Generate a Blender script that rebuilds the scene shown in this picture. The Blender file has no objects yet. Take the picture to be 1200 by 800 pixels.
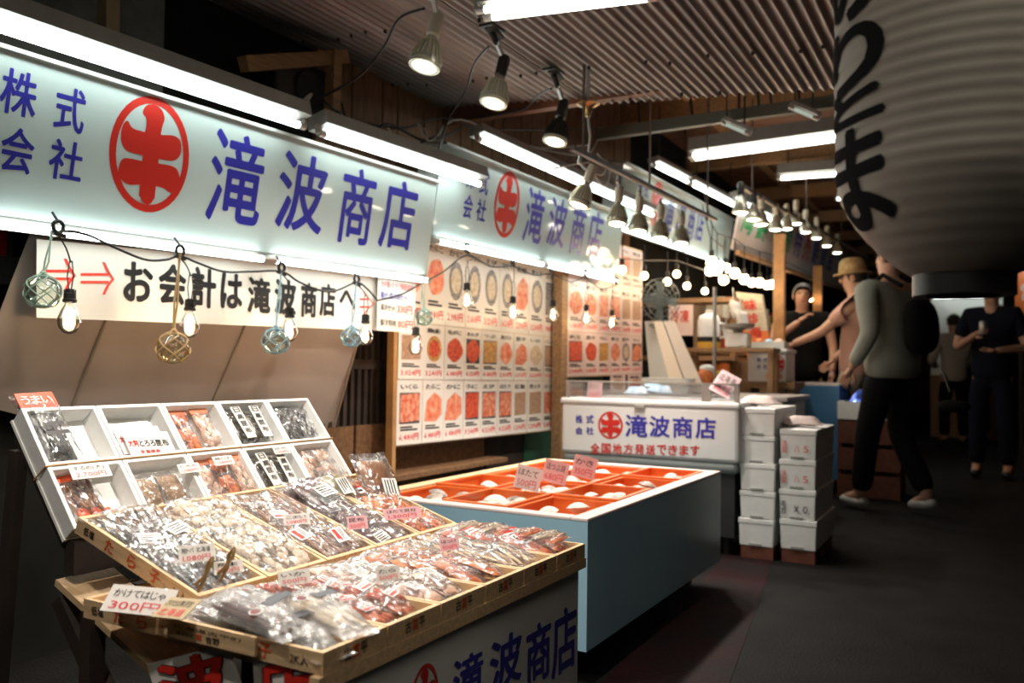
import bpy, bmesh, math, random
from mathutils import Vector, Matrix, noise, Euler
rnd = random.Random(7)
PI = math.pi
R = math.radians
sc = bpy.context.scene
COL = sc.collection
V = Vector

# ------------------------------------------------------------------ camera
F, YAW, PITCH, ROLL, CAM_H = 1000.0, R(29.3), R(1.73), R(0.8), 1.0
_fw = V((-math.sin(YAW) * math.cos(PITCH), math.cos(YAW) * math.cos(PITCH), math.sin(PITCH)))
_rt = V((math.cos(YAW), math.sin(YAW), 0))
_up = _rt.cross(_fw)
_r2 = math.cos(ROLL) * _rt + math.sin(ROLL) * _up
_u2 = -math.sin(ROLL) * _rt + math.cos(ROLL) * _up
cam = bpy.data.cameras.new('camera')
cam.lens = F * 36.0 / 1200.0
cam.sensor_width = 36.0
cam.clip_start = 0.05
cam.dof.use_dof = True
cam.dof.focus_distance = 1.95
cam.dof.aperture_fstop = 3.4
camo = bpy.data.objects.new('camera', cam)
COL.objects.link(camo)
mt = Matrix((_r2, _u2, -_fw)).transposed().to_4x4()
mt.translation = V((0, 0, CAM_H))
camo.matrix_world = mt
sc.camera = camo
CP = V((0, 0, CAM_H))

# ------------------------------------------------------------------ world and exposure
w = bpy.data.worlds.new('world'); sc.world = w; w.use_nodes = True
w.node_tree.nodes['Background'].inputs[0].default_value = (0.75, 0.85, 1.0, 1)
w.node_tree.nodes['Background'].inputs[1].default_value = 0.004
sc.view_settings.view_transform = 'Standard'
sc.view_settings.look = 'None'
sc.view_settings.gamma = 1.0
sc.view_settings.use_curve_mapping = False
sc.view_settings.exposure = 0.0
sc.cycles.transparent_max_bounces = 32
sc.cycles.max_bounces = 8
sc.cycles.sample_clamp_indirect = 4.0
TUBE_E, TUBE_C = 15.0, (0.90, 1.0, 0.95)
LAMP_W, LAMP_C = 19.0, (1.0, 0.90, 0.80)
BULB_W, BULB_C = 0.75, (1.0, 0.70, 0.44)

# ------------------------------------------------------------------ measuring helpers: a sight line of the survey met with a real plane
def ray(x, y):
    return (_r2 * ((x - 600) / F) - _u2 * ((y - 400) / F) + _fw)
def at_x(x, y, X):
    d = ray(x, y); return CP + d * (X / d.x)
def at_y(x, y, Y):
    d = ray(x, y); return CP + d * (Y / d.y)
def at_z(x, y, Z):
    d = ray(x, y); return CP + d * ((Z - CAM_H) / d.z)
def at_d(x, y, dist):
    return CP + ray(x, y) * dist
def at_p(x, y, p0, n):
    d = ray(x, y); return CP + d * ((p0 - CP).dot(n) / d.dot(n))

# ------------------------------------------------------------------ materials
MATS = {}
def mat(name, col, rough=0.5, metal=0.0, var=0.0, vscale=20, bump=0.0, bscale=60, spec=0.5, col2=None, emit=None, es=0.0, coat=0.0, stretch=None):
    if name in MATS: return MATS[name]
    m = bpy.data.materials.new(name); m.use_nodes = True
    nt = m.node_tree; b = nt.nodes['Principled BSDF']
    b.inputs['Base Color'].default_value = (*col, 1)
    b.inputs['Roughness'].default_value = rough
    b.inputs['Metallic'].default_value = metal
    b.inputs['Specular IOR Level'].default_value = spec
    if coat: b.inputs['Coat Weight'].default_value = coat; b.inputs['Coat Roughness'].default_value = 0.05
    tc = None
    def coords():
        nonlocal tc
        if tc is None:
            t = nt.nodes.new('ShaderNodeTexCoord'); mp = nt.nodes.new('ShaderNodeMapping')
            nt.links.new(t.outputs['Object'], mp.inputs[0])
            if stretch: mp.inputs['Scale'].default_value = stretch
            tc = mp
        return tc.outputs[0]
    if var or col2:
        n = nt.nodes.new('ShaderNodeTexNoise'); n.inputs['Scale'].default_value = vscale; n.inputs['Detail'].default_value = 5
        nt.links.new(coords(), n.inputs['Vector'])
        cr = nt.nodes.new('ShaderNodeValToRGB')
        cr.color_ramp.elements[0].position = 0.33; cr.color_ramp.elements[1].position = 0.67
        c2 = col2 if col2 else tuple(min(1, c * (1 + var)) for c in col)
        c1 = col if col2 else tuple(c * (1 - var) for c in col)
        cr.color_ramp.elements[0].color = (*c1, 1); cr.color_ramp.elements[1].color = (*c2, 1)
        nt.links.new(n.outputs['Fac'], cr.inputs[0]); nt.links.new(cr.outputs[0], b.inputs['Base Color'])
    if bump:
        n = nt.nodes.new('ShaderNodeTexNoise'); n.inputs['Scale'].default_value = bscale; n.inputs['Detail'].default_value = 4
        nt.links.new(coords(), n.inputs['Vector'])
        bp = nt.nodes.new('ShaderNodeBump'); bp.inputs['Strength'].default_value = bump; bp.inputs['Distance'].default_value = 0.01
        nt.links.new(n.outputs['Fac'], bp.inputs['Height']); nt.links.new(bp.outputs[0], b.inputs['Normal'])
    if emit:
        b.inputs['Emission Color'].default_value = (*emit, 1); b.inputs['Emission Strength'].default_value = es
    MATS[name] = m; return m

def film_mat(name, tint=(1, 1, 1), base=0.10, rough=0.10, haze=0.05, bump=0.9, bscale=45):
    """thin clear film: lets light through, mirrors it off its creases"""
    if name in MATS: return MATS[name]
    m = bpy.data.materials.new(name); m.use_nodes = True
    nt = m.node_tree; nt.nodes.clear()
    out = nt.nodes.new('ShaderNodeOutputMaterial')
    tr = nt.nodes.new('ShaderNodeBsdfTransparent'); tr.inputs[0].default_value = (*tint, 1)
    gl = nt.nodes.new('ShaderNodeBsdfGlossy'); gl.inputs['Roughness'].default_value = rough; gl.inputs[0].default_value = (1, 1, 1, 1)
    df = nt.nodes.new('ShaderNodeBsdfDiffuse'); df.inputs[0].default_value = (0.9, 0.9, 0.9, 1)
    lw = nt.nodes.new('ShaderNodeLayerWeight'); lw.inputs['Blend'].default_value = 0.25
    ma = nt.nodes.new('ShaderNodeMath'); ma.operation = 'MULTIPLY_ADD'; ma.use_clamp = True
    ma.inputs[1].default_value = 0.75; ma.inputs[2].default_value = base
    nt.links.new(lw.outputs['Fresnel'], ma.inputs[0])
    mx = nt.nodes.new('ShaderNodeMixShader'); mx2 = nt.nodes.new('ShaderNodeMixShader')
    mx2.inputs[0].default_value = haze
    nt.links.new(tr.outputs[0], mx2.inputs[1]); nt.links.new(df.outputs[0], mx2.inputs[2])
    nt.links.new(ma.outputs[0], mx.inputs[0]); nt.links.new(mx2.outputs[0], mx.inputs[1]); nt.links.new(gl.outputs[0], mx.inputs[2])
    nt.links.new(mx.outputs[0], out.inputs[0])
    if bump:
        tcn = nt.nodes.new('ShaderNodeTexCoord')
        n = nt.nodes.new('ShaderNodeTexNoise'); n.inputs['Scale'].default_value = bscale; n.inputs['Detail'].default_value = 2; n.inputs['Distortion'].default_value = 1.5
        nt.links.new(tcn.outputs['Object'], n.inputs['Vector'])
        bp = nt.nodes.new('ShaderNodeBump'); bp.inputs['Strength'].default_value = bump; bp.inputs['Distance'].default_value = 0.012
        nt.links.new(n.outputs['Fac'], bp.inputs['Height'])
        nt.links.new(bp.outputs[0], gl.inputs['Normal']); nt.links.new(bp.outputs[0], lw.inputs['Normal'])
    MATS[name] = m; return m

def emis(name, col, s):
    if name in MATS: return MATS[name]
    m = bpy.data.materials.new(name); m.use_nodes = True
    nt = m.node_tree; nt.nodes.clear()
    o = nt.nodes.new('ShaderNodeOutputMaterial'); e = nt.nodes.new('ShaderNodeEmission')
    e.inputs[0].default_value = (*col, 1); e.inputs[1].default_value = s
    nt.links.new(e.outputs[0], o.inputs[0]); MATS[name] = m; return m

m_sign = mat('sign_acrylic', (0.56, 0.68, 0.67), 0.05, spec=0.6, bump=0.004, bscale=4)
m_blue = mat('blue_print', (0.035, 0.035, 0.36), 0.3)
m_red = mat('red_print', (0.60, 0.03, 0.02), 0.3)
m_black = mat('black_print', (0.012, 0.012, 0.014), 0.45)
m_alu = mat('grey_metal', (0.42, 0.42, 0.40), 0.38, 0.7, var=0.12, vscale=9)
m_batten = mat('batten_paint', (0.24, 0.24, 0.225), 0.4, var=0.08)
m_tube = emis('tube_glow', TUBE_C, TUBE_E)
m_cap = mat('tube_cap', (0.45, 0.42, 0.38), 0.4, 0.5)
m_roof = mat('roof_sheet', (0.20, 0.175, 0.165), 0.42, 0.35, var=0.25, vscale=3.0, stretch=(3, 0.4, 1), bump=0.05, bscale=30)
m_wood = mat('tray_wood', (0.66, 0.46, 0.26), 0.6, var=0.16, vscale=14, stretch=(1, 8, 8), bump=0.06)
m_timber = mat('timber', (0.33, 0.19, 0.09), 0.65, var=0.25, vscale=8, stretch=(8, 1, 8), bump=0.1)
m_dwood = mat('dark_timber', (0.028, 0.018, 0.013), 0.7, var=0.3, vscale=8, bump=0.1)
m_plank = mat('brown_plank', (0.19, 0.095, 0.045), 0.65, var=0.25, vscale=6, stretch=(8, 8, 1), bump=0.08)
m_osb = mat('board_panel', (0.13, 0.06, 0.025), 0.7, col2=(0.22, 0.115, 0.05), vscale=35, bump=0.1)
m_wall = mat('old_wall', (0.014, 0.014, 0.012), 0.85, var=0.3, vscale=2.5, spec=.1)
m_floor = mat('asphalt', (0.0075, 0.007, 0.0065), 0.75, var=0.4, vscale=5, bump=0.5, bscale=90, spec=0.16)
m_white = mat('white_board', (0.72, 0.74, 0.72), 0.45, var=0.03)
m_foam = mat('foam', (0.84, 0.85, 0.83), 0.6, var=0.03, vscale=30, bump=0.12, bscale=220)
m_paper = mat('paper', (0.80, 0.77, 0.72), 0.5)
m_pink = mat('pink_paper', (0.84, 0.50, 0.52), 0.45)
m_tarp = mat('tarp', (0.34, 0.285, 0.25), 0.34, var=0.12, vscale=2, bump=0.06, bscale=7)
m_tubblue = mat('tub_blue', (0.27, 0.46, 0.58), 0.28, var=0.08, vscale=3, stretch=(1, 1, .2), bump=0.03, bscale=6)
m_rim = mat('tub_rim', (0.72, 0.62, 0.60), 0.4)
m_orange = mat('orange_plastic', (0.85, 0.20, 0.04), 0.35)
m_blk = mat('black_plastic', (0.012, 0.012, 0.012), 0.4)
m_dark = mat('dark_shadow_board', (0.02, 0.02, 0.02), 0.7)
m_glass = film_mat('clear_glass', (0.96, 0.98, 0.97), 0.03, 0.03, 0.0, 0)
m_film = film_mat('bag_film', (1, 1, 1), .13, .085, .045, 1.0, 20)
m_film2 = film_mat('stiff_film', (1, 1, 1), 0.14, 0.08, 0.04, 0.7, 30)
m_fil = emis('filament', (1.0, 0.70, 0.38), 90.0)
m_bulbglow = emis('bulb_glow', (1.0, 0.72, 0.42), 14.0)
m_lens = emis('lamp_lens', (1.0, 0.90, 0.70), 16.0)
m_green = mat('green_board', (0.02, 0.10, 0.05), 0.6)
m_socket = mat('beige_socket', (0.62, 0.57, 0.45), 0.5)
m_parglass = mat('lamp_reflector', (0.62, 0.62, 0.52), 0.25, 0.55)
m_rope = mat('rope_brown', (0.30, 0.19, 0.08), 0.8, bump=0.3, bscale=200)

# ------------------------------------------------------------------ mesh builder
class MB:
    def __init__(s): s.v = []; s.f = []; s.m = []
    def add(s, vs, fs, mi=0):
        o = len(s.v); s.v += [V(p) for p in vs]
        for f in fs: s.f.append([o + i for i in f]); s.m.append(mi)
        return s
    def box(s, a, b, mi=0):
        x0, y0, z0 = [min(p, q) for p, q in zip(a, b)]; x1, y1, z1 = [max(p, q) for p, q in zip(a, b)]
        return s.add([(x0,y0,z0),(x1,y0,z0),(x1,y1,z0),(x0,y1,z0),(x0,y0,z1),(x1,y0,z1),(x1,y1,z1),(x0,y1,z1)],
              [(3,2,1,0),(4,5,6,7),(0,1,5,4),(1,2,6,5),(2,3,7,6),(3,0,4,7)], mi)
    def obox(s, c, ux, uy, uz, mi=0):
        c, ux, uy, uz = V(c), V(ux), V(uy), V(uz)
        vs = [c + a*ux + b*uy + d*uz for d in (-1, 1) for a, b in ((-1,-1),(1,-1),(1,1),(-1,1))]
        return s.add(vs, [(3,2,1,0),(4,5,6,7),(0,1,5,4),(1,2,6,5),(2,3,7,6),(3,0,4,7)], mi)
    def bar(s, p, q, w, h=None, mi=0):
        p, q = V(p), V(q); d = (q - p); L = d.length; d.normalize()
        a = d.cross(V((0, 0, 1)));
        if a.length < 1e-3: a = V((1, 0, 0))
        a.normalize(); b = a.cross(d)
        return s.obox((p + q) / 2, d * L / 2, a * w / 2, b * (h or w) / 2, mi)
    def quad(s, a, b, c, d, mi=0): return s.add([a, b, c, d], [(0, 1, 2, 3)], mi)
    def tube(s, pts, r, n=8, mi=0, caps=True):
        pts = [V(p) for p in pts]; rs = r if isinstance(r, (list, tuple)) else [r] * len(pts)
        prev = None; vs = []
        for i, p in enumerate(pts):
            d = (pts[min(i + 1, len(pts) - 1)] - pts[max(i - 1, 0)])
            if d.length < 1e-9: d = V((0, 0, 1))
            d.normalize()
            if prev is None:
                a = d.cross(V((0, 0, 1)))
                if a.length < 1e-2: a = d.cross(V((1, 0, 0)))
            else:
                a = prev - d * prev.dot(d)
                if a.length < 1e-4: a = d.cross(V((1, 0, 0.3)))
            a.normalize(); prev = a; b = d.cross(a)
            for k in range(n):
                t = 2 * PI * k / n; vs.append(p + (a * math.cos(t) + b * math.sin(t)) * rs[i])
        fs = []
        for i in range(len(pts) - 1):
            for k in range(n):
                k2 = (k + 1) % n; fs.append((i*n+k, i*n+k2, (i+1)*n+k2, (i+1)*n+k))
        if caps: fs.append(tuple(reversed(range(n)))); fs.append(tuple((len(pts)-1)*n + k for k in range(n)))
        return s.add(vs, fs, mi)
    def lathe(s, prof, n=24, c=(0, 0, 0), ax=None, mi=0, caps=False):
        """prof: (radius, height) pairs about the axis ax through c"""
        c = V(c); ax = V(ax or (0, 0, 1)).normalized()
        a = ax.cross(V((0, 1, 0)));
        if a.length < 1e-3: a = ax.cross(V((1, 0, 0)))
        a.normalize(); b = ax.cross(a); vs = []; fs = []
        for r, h in prof:
            for k in range(n):
                t = 2 * PI * k / n; vs.append(c + ax * h + (a * math.cos(t) + b * math.sin(t)) * r)
        for i in range(len(prof) - 1):
            for k in range(n):
                k2 = (k + 1) % n; fs.append((i*n+k, i*n+k2, (i+1)*n+k2, (i+1)*n+k))
        if caps: fs.append(tuple(reversed(range(n)))); fs.append(tuple((len(prof)-1)*n + k for k in range(n)))
        return s.add(vs, fs, mi)
    def ball(s, c, r, n=12, m=8, mi=0, sq=(1, 1, 1)):
        c = V(c); vs = []; fs = []
        for i in range(m + 1):
            ph = PI * i / m
            for k in range(n):
                t = 2 * PI * k / n
                vs.append(c + V((math.sin(ph)*math.cos(t)*r*sq[0], math.sin(ph)*math.sin(t)*r*sq[1], -math.cos(ph)*r*sq[2])))
        for i in range(m):
            for k in range(n):
                k2 = (k + 1) % n; fs.append((i*n+k, i*n+k2, (i+1)*n+k2, (i+1)*n+k))
        return s.add(vs, fs, mi)
    def mesh(s, name, mats, smooth=None):
        me = bpy.data.meshes.new(name)
        me.from_pydata([tuple(p) for p in s.v], [], s.f)
        for m in (mats if isinstance(mats, (list, tuple)) else [mats]): me.materials.append(m)
        me.polygons.foreach_set('material_index', s.m)
        if smooth is not None:
            me.polygons.foreach_set('use_smooth', [True] * len(s.f))
            me.update()
            me.set_sharp_from_angle(angle=R(smooth))
        me.update(); return me
    def build(s, name, mats, parent=None, smooth=None, bevel=0.0):
        o = bpy.data.objects.new(name, s.mesh(name, mats, smooth)); COL.objects.link(o)
        if parent: o.parent = parent
        if bevel:
            bv = o.modifiers.new('bevel', 'BEVEL'); bv.width = bevel; bv.segments = 2; bv.limit_method = 'ANGLE'
        return o

def tag(o, label=None, cat=None, group=None, kind=None):
    if label: o['label'] = label
    if cat: o['category'] = cat
    if group: o['group'] = group
    if kind: o['kind'] = kind
    return o
def thing(name, label, cat, loc=(0, 0, 0), rot=(0, 0, 0), group=None):
    o = bpy.data.objects.new(name, None); COL.objects.link(o)
    o.empty_display_size = 0.05
    o.location = loc; o.rotation_euler = rot
    return tag(o, label, cat, group)
def kids(o): return [c for c in bpy.data.objects if c.parent == o]
CH = {}
def copy_thing(o, label=None, group=None):
    """a thing and each of its parts and sub-parts; mesh data shared"""
    if o.name not in CH: CH[o.name] = [(c, [g for g in bpy.data.objects if g.parent == c]) for c in bpy.data.objects if c.parent == o]
    r = o.copy(); COL.objects.link(r)
    if label: r['label'] = label
    if group: r['group'] = group
    for c, gs in CH[o.name]:
        d = c.copy(); COL.objects.link(d); d.parent = r
        for g in gs:
            e = g.copy(); COL.objects.link(e); e.parent = d
    return r
def light(kind, energy, color, loc, parent=None, radius=0.03, spot=None, blend=0.6, rot=None):
    l = bpy.data.lights.new('lamp_light', kind); l.energy = energy; l.color = color
    if kind in ('POINT', 'SPOT'): l.shadow_soft_size = radius
    if kind == 'SPOT': l.spot_size = spot; l.spot_blend = blend
    o = bpy.data.objects.new('lamp_light', l); COL.objects.link(o); o.location = loc
    if rot: o.rotation_euler = rot
    if parent: o.parent = parent
    return o

# ------------------------------------------------------------------ lettering
_GL = {}
def glyph(ch, bold=0.018, res=3):
    k = (ch, bold, res)
    if k in _GL: return _GL[k]
    c = bpy.data.curves.new('g', 'FONT'); c.body = ch; c.resolution_u = res; c.fill_mode = 'FRONT'
    o = bpy.data.objects.new('g', c); COL.objects.link(o)
    me = bpy.data.meshes.new_from_object(o.evaluated_get(bpy.context.evaluated_depsgraph_get()))
    vs = [v.co.copy() for v in me.vertices]; fs = [tuple(p.vertices) for p in me.polygons]
    x0 = min(v.x for v in vs); x1 = max(v.x for v in vs); y0 = min(v.y for v in vs); y1 = max(v.y for v in vs)
    r = ([((v.x-x0)/max(1e-6, x1-x0), (v.y-y0)/max(1e-6, y1-y0)) for v in vs], fs, x0, x1, y0, y1)
    bpy.data.objects.remove(o); bpy.data.curves.remove(c); bpy.data.meshes.remove(me)
    _GL[k] = r; return r
class Frame:
    """a printed face: origin, across, up, outward"""
    def __init__(s, o, u, v):
        s.o = V(o); s.u = V(u).normalized(); s.v = V(v).normalized(); s.n = s.u.cross(s.v).normalized()
    def p(s, a, b, lift=0.0): return s.o + s.u * a + s.v * b + s.n * lift
    def uv(s, x, y):
        q = at_p(x, y, s.o, s.n) - s.o; return q.dot(s.u), q.dot(s.v)
def put_glyph(mb, ch, fr, u0, v0, u1, v1, lift=0.0015, mi=0, bold=0.018, shear=0.0, res=3):
    uv, fs = glyph(ch, 0, res)[:2]
    w_, h_ = u1-u0, v1-v0
    # a brush-weight stroke: the thin letter laid down again a little to each side
    n = 0 if bold <= .012 else (4 if bold < .02 else 6)
    rx, ry = bold*w_*.95, bold*h_*.75
    for q in range(n + 1):
        t = 2*PI*(q - 1)/max(1, n) + .5
        du, dv = (0, 0) if q == 0 else (rx*math.cos(t), ry*math.sin(t))
        mb.add([fr.p(u0 + rx + a*(w_-2*rx) + du + shear*(b-.5)*h_, v0 + ry + b*(h_-2*ry) + dv, lift + q*.00003) for a, b in uv], fs, mi)
def put_text(mb, txt, fr, u, v, h, lift=0.0015, mi=0, bold=0.012, width=None, res=2, squeeze=1.0):
    """a line of text from (u,v), cap height about h; fitted to width if given"""
    cur = 0; its = []
    for ch in txt:
        if ch == ' ': cur += 0.35; continue
        g = glyph(ch, bold, res); w_ = g[3] - g[2]
        its.append((ch, cur, g)); cur += (w_ + 0.07)
    k = h / 0.8; sx = k * squeeze
    if width: sx = width / max(cur, 1e-6)
    for ch, c0, g in its:
        put_glyph(mb, ch, fr, u + c0*sx, v + g[4]*k, u + (c0 + g[3]-g[2])*sx, v + g[5]*k, lift, mi, bold, 0, res)
    return cur * sx
def emblem(mb, fr, cu, cv, ru, rv, lift=0.0015, mi=0, ring=0.16, n=40):
    """round house mark: a ring about a brush-like cross of two bars"""
    vs = []; fs = []
    for k in range(n):
        t = 2*PI*k/n
        vs.append(fr.p(cu+ru*math.cos(t), cv+rv*math.sin(t), lift)); vs.append(fr.p(cu+ru*(1-ring)*math.cos(t), cv+rv*(1-ring*.8)*math.sin(t), lift))
    for k in range(n):
        k2 = (k+1) % n; fs.append((2*k, 2*k2, 2*k2+1, 2*k+1))
    mb.add(vs, fs, mi)
    polys = [
      [(-.17,.60),(-.32,.66),(-.24,.82),(-.02,.88),(.18,.82),(.27,.68),(.20,.50),(.20,.10),(-.20,.10)],           # head
      [(.15,.36),(-.20,.36),(-.52,.36),(-.64,.50),(-.76,.36),(-.76,.10),(-.60,-.04),(-.20,-.04),(.15,-.04)],                              # upper bar, one half
      [(-.15,-.04),(.20,-.04),(.62,-.02),(.78,.14),(.74,.38),(.54,.44),(.20,.38),(-.15,.38)],
      [(-.20,.40),(-.20,-.75),(.0,-.75),(.20,-.75),(.20,.40)],                                                         # stem
      [(.15,-.14),(-.16,-.14),(-.58,-.14),(-.72,-.20),(-.76,-.48),(-.50,-.60),(-.20,-.54),(.15,-.54)],                           # lower bar
      [(-.15,-.12),(.18,-.12),(.68,-.10),(.82,-.30),(.74,-.52),(.58,-.60),(.40,-.52),(.18,-.52),(-.15,-.52)],
      [(-.20,-.45),(.20,-.45),(.20,-.72),(.12,-.84),(.0,-.88),(-.12,-.82),(-.20,-.70)]]
    for i, p in enumerate(polys):
        for _ in range(2 if i != 3 else 0):                       # round the brush strokes' corners
            p = [(x0*(1-s_) + x1*s_, y0*(1-s_) + y1*s_) for (x0, y0), (x1, y1) in zip(p, p[1:] + p[:1]) for s_ in (.22, .78)]
        mb.add([fr.p(cu+a*ru, cv+b*rv, lift + i*0.00004) for a, b in p], [tuple(range(len(p)))], mi)
def px_glyphs(mb, fr, items, bold=0.02, lift=0.0015, mi=0, shear=0.0):
    """each item: character and the box it fills in the survey picture; laid flat on the face"""
    for ch, x0, y0, x1, y1 in items:
        xm, ym = (x0+x1)/2, (y0+y1)/2
        u0, _ = fr.uv(x0, ym); u1, _ = fr.uv(x1, ym); _, v1 = fr.uv(xm, y0); _, v0 = fr.uv(xm, y1)
        put_glyph(mb, ch, fr, u0, v0, u1, v1, lift, mi, bold, shear)
# ================================================================== THE SETTING
XW = -2.80
def struct(o): o['kind'] = 'structure'; return o
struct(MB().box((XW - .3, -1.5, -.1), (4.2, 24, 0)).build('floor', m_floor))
m_stripe = mat('worn_red_paint', (0.022, 0.004, 0.005), 0.75, col2=(0.009, 0.007, 0.007), vscale=4, bump=0.3, bscale=80, spec=.16)
a_, b_, c_, d_ = at_z(690, 815, 0), at_z(850, 815, 0), at_z(912, 640, 0), at_z(862, 640, 0)
st = MB(); st.add([(p.x, p.y, z) for z in (-0.02, 0.002) for p in (a_, b_, c_, d_)], [(4,5,6,7),(0,1,5,4),(1,2,6,5),(2,3,7,6),(3,0,4,7)])
struct(st.build('trim_1', m_stripe))
struct(MB().box((XW - .1, -1.5, 0), (XW, 24, 3.5)).build('wall_left', m_wall))
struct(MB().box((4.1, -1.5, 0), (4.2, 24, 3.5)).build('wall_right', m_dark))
struct(MB().box((XW, 23.9, 0), (4.2, 24, 3.5)).build('wall_back', mat('far_wall', (0.10, 0.06, 0.035), 0.8, var=0.3, vscale=2)))

# corrugated roof sheet over the near stalls: ridges run along the street, three lapped sheets
def roofz(x): return 2.42 - .078 * (x + 1.8)
rf = bpy.data.objects.new('ceiling', None); COL.objects.link(rf); struct(rf)
PITCHC = 0.047
def sheet(x0, x1, y0, y1, dz):
    mb = MB(); n = int((x1 - x0) / PITCHC * 8); vs = []; fs = []
    for i in range(n + 1):
        x = x0 + (x1 - x0) * i / n
        z = roofz(x) + .0085 * math.cos(2*PI*x/PITCHC) + dz
        vs += [(x, y0, z), (x, y1, z), (x, y0, z + .004), (x, y1, z + .004)]
    for i in range(n):
        a = 4*i; fs += [(a, a+1, a+5, a+4), (a+2, a+6, a+7, a+3)]
    mb.add(vs, fs); return mb.build('roof_sheet', m_roof, rf, smooth=60)
k = 0
for x0, x1 in ((-2.80, -1.86), (-1.88, -.94), (-.96, .0), (-.02, .95), (.93, 1.9), (1.88, 4.1)):
    sheet(x0, x1, 2.2, 4.2, 0.0 + .005*(k % 2)); sheet(x0, x1, -1.5, 2.3, 0.012 + .005*(k % 2)); k += 1
sn = MB()
for i in range(46):
    for y in (1.2, 2.0, 2.9, 3.6, 4.1):
        x = -2.75 + i * PITCHC * 2 + PITCHC/2 * 0
        if rnd.random() < .55: sn.lathe([(.007, -.012), (.009, -.004), (.004, .004)], 6, (x, y + rnd.uniform(-.03, .03), roofz(x) - .008))
tag(sn.build('roof_screw', m_blk, rf), kind='stuff')
# timber purlin carrying the edge of the sheets
struct(MB().bar((XW, 4.17, roofz(XW) + .045), (2.5, 4.17, roofz(2.5) + .045), .05, .05).build('trim_2', m_timber))
# higher ceiling of brown boards beyond
c2 = bpy.data.objects.new('ceiling_far', None); COL.objects.link(c2); struct(c2)
m_ceil = mat('ceiling_board', (0.16, 0.065, 0.03), 0.7, var=0.3, vscale=4, stretch=(1, 6, 1))
for i in range(17):
    MB().box((XW, 4.1 + i*1.18, 3.3), (4.1, 4.1 + i*1.18 + 1.15, 3.33)).build('ceiling_board', m_ceil, c2)
struct(MB().box((XW, 4.06, roofz(0) + .12), (4.1, 4.12, 3.4)).build('trim_3', m_ceil))
for i in range(9):
    y = 4.9 + i * 1.9
    struct(MB().box((XW, y, 3.1), (4.1, y + .12, 3.25)).build('trim_%d' % (4 + i), m_timber))
for i in range(3):
    x = (-2.2, -1.0, .3)[i]
    struct(MB().box((x, 4.2, 3.22), (x + .09, 23, 3.3)).build('trim_%d' % (20 + i), m_timber))

# brown vertical boards of the wall above the signs
pw = bpy.data.objects.new('wall_upper', None); COL.objects.link(pw); struct(pw)
for i in range(32):
    y = 3.02 + i * .125
    MB().box((XW + .01, y, 1.9), (XW + .03 + .004*(i % 3), y + .119, 3.3)).build('plank', m_plank, pw)
# pale upper panels behind the first sign
for i in range(3):
    MB().box((XW + .01, -.4 + i*.86, 1.6), (XW + .04, .44 + i*.86, 2.6)).build('wall_panel', mat('grey_panel', (0.15, 0.155, 0.14), .6, var=.15), pw)
# slatted dark window front between the canopy and the price posters
sl = bpy.data.objects.new('wall_lattice', None); COL.objects.link(sl); struct(sl)
for i in range(22):
    y = 2.55 + i * .052
    MB().box((XW + .02, y, .45), (XW + .055, y + .026, 1.65)).build('slat', m_dwood, sl)
MB().box((XW + .015, 2.5, .98), (XW + .065, 3.75, 1.03)).build('rail', m_dwood, sl)
MB().box((XW + .005, 2.5, .45), (XW + .012, 3.75, 1.65)).build('pane', mat('dim_glass', (0.03, 0.04, 0.045), .15), sl)
# lower boards under the posters
lp = bpy.data.objects.new('wall_lower', None); COL.objects.link(lp); struct(lp)
for i, (y0, y1, mm) in enumerate(((2.5, 3.30, m_osb), (3.32, 4.55, m_osb), (4.57, 5.05, m_dwood), (5.07, 6.4, m_green))):
    MB().box((XW + .02, y0, .12), (XW + .06, y1, .70 if i < 3 else 1.5)).build('board', mm, lp)
MB().box((XW, 2.3, .42), (-2.60, 4.6, .445)).build('ledge', m_osb, lp)

# ------------------------------------------------------------------ fluorescent battens
def batten(p, q, label, group=None, out=V((-1, 0, 0.35)), tr=.013, house=(.03, .028), gap=.035, twin=False, glow=None, hang=None):
    """housing and tube from p to q (tube ends); out = side on which the housing sits"""
    p, q = V(p), V(q); c = (p + q) / 2
    t = thing('fluorescent_light', label, 'light', c, group=group)
    d = (q - p).normalized(); out = (out - d * out.dot(d)).normalized(); side = d.cross(out)
    L = (q - p).length
    MB().obox(out * (gap + house[1]), d * (L/2 + .02), side * house[0], out * house[1]).build('housing', m_batten, t)
    if hang:
        for s_ in (-.8, .8):
            e_ = d*L/2*s_; MB().tube([e_ + V((0, 0, gap + house[1])), e_ + V((0, 0, hang - (c.z + e_.z)))], .005, 6).build('hanger', m_blk, t, smooth=60)
    offs = (-.028, .028) if twin else (0,)
    for o_ in offs:
        MB().tube([p - c + side*o_, q - c + side*o_], tr, 10).build('tube', glow or m_tube, t, smooth=40)
        for s, e in ((1, p), (-1, q)):
            MB().tube([e - c + side*o_ - d*s*.022, e - c + side*o_ + d*s*.012], tr*1.08, 10).obox(e - c + side*o_ - d*s*.02 + out*gap*.6, d*.008, side*.012, out*gap*.7).build('lamp_holder', m_cap, t, smooth=40)
    return t

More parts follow.
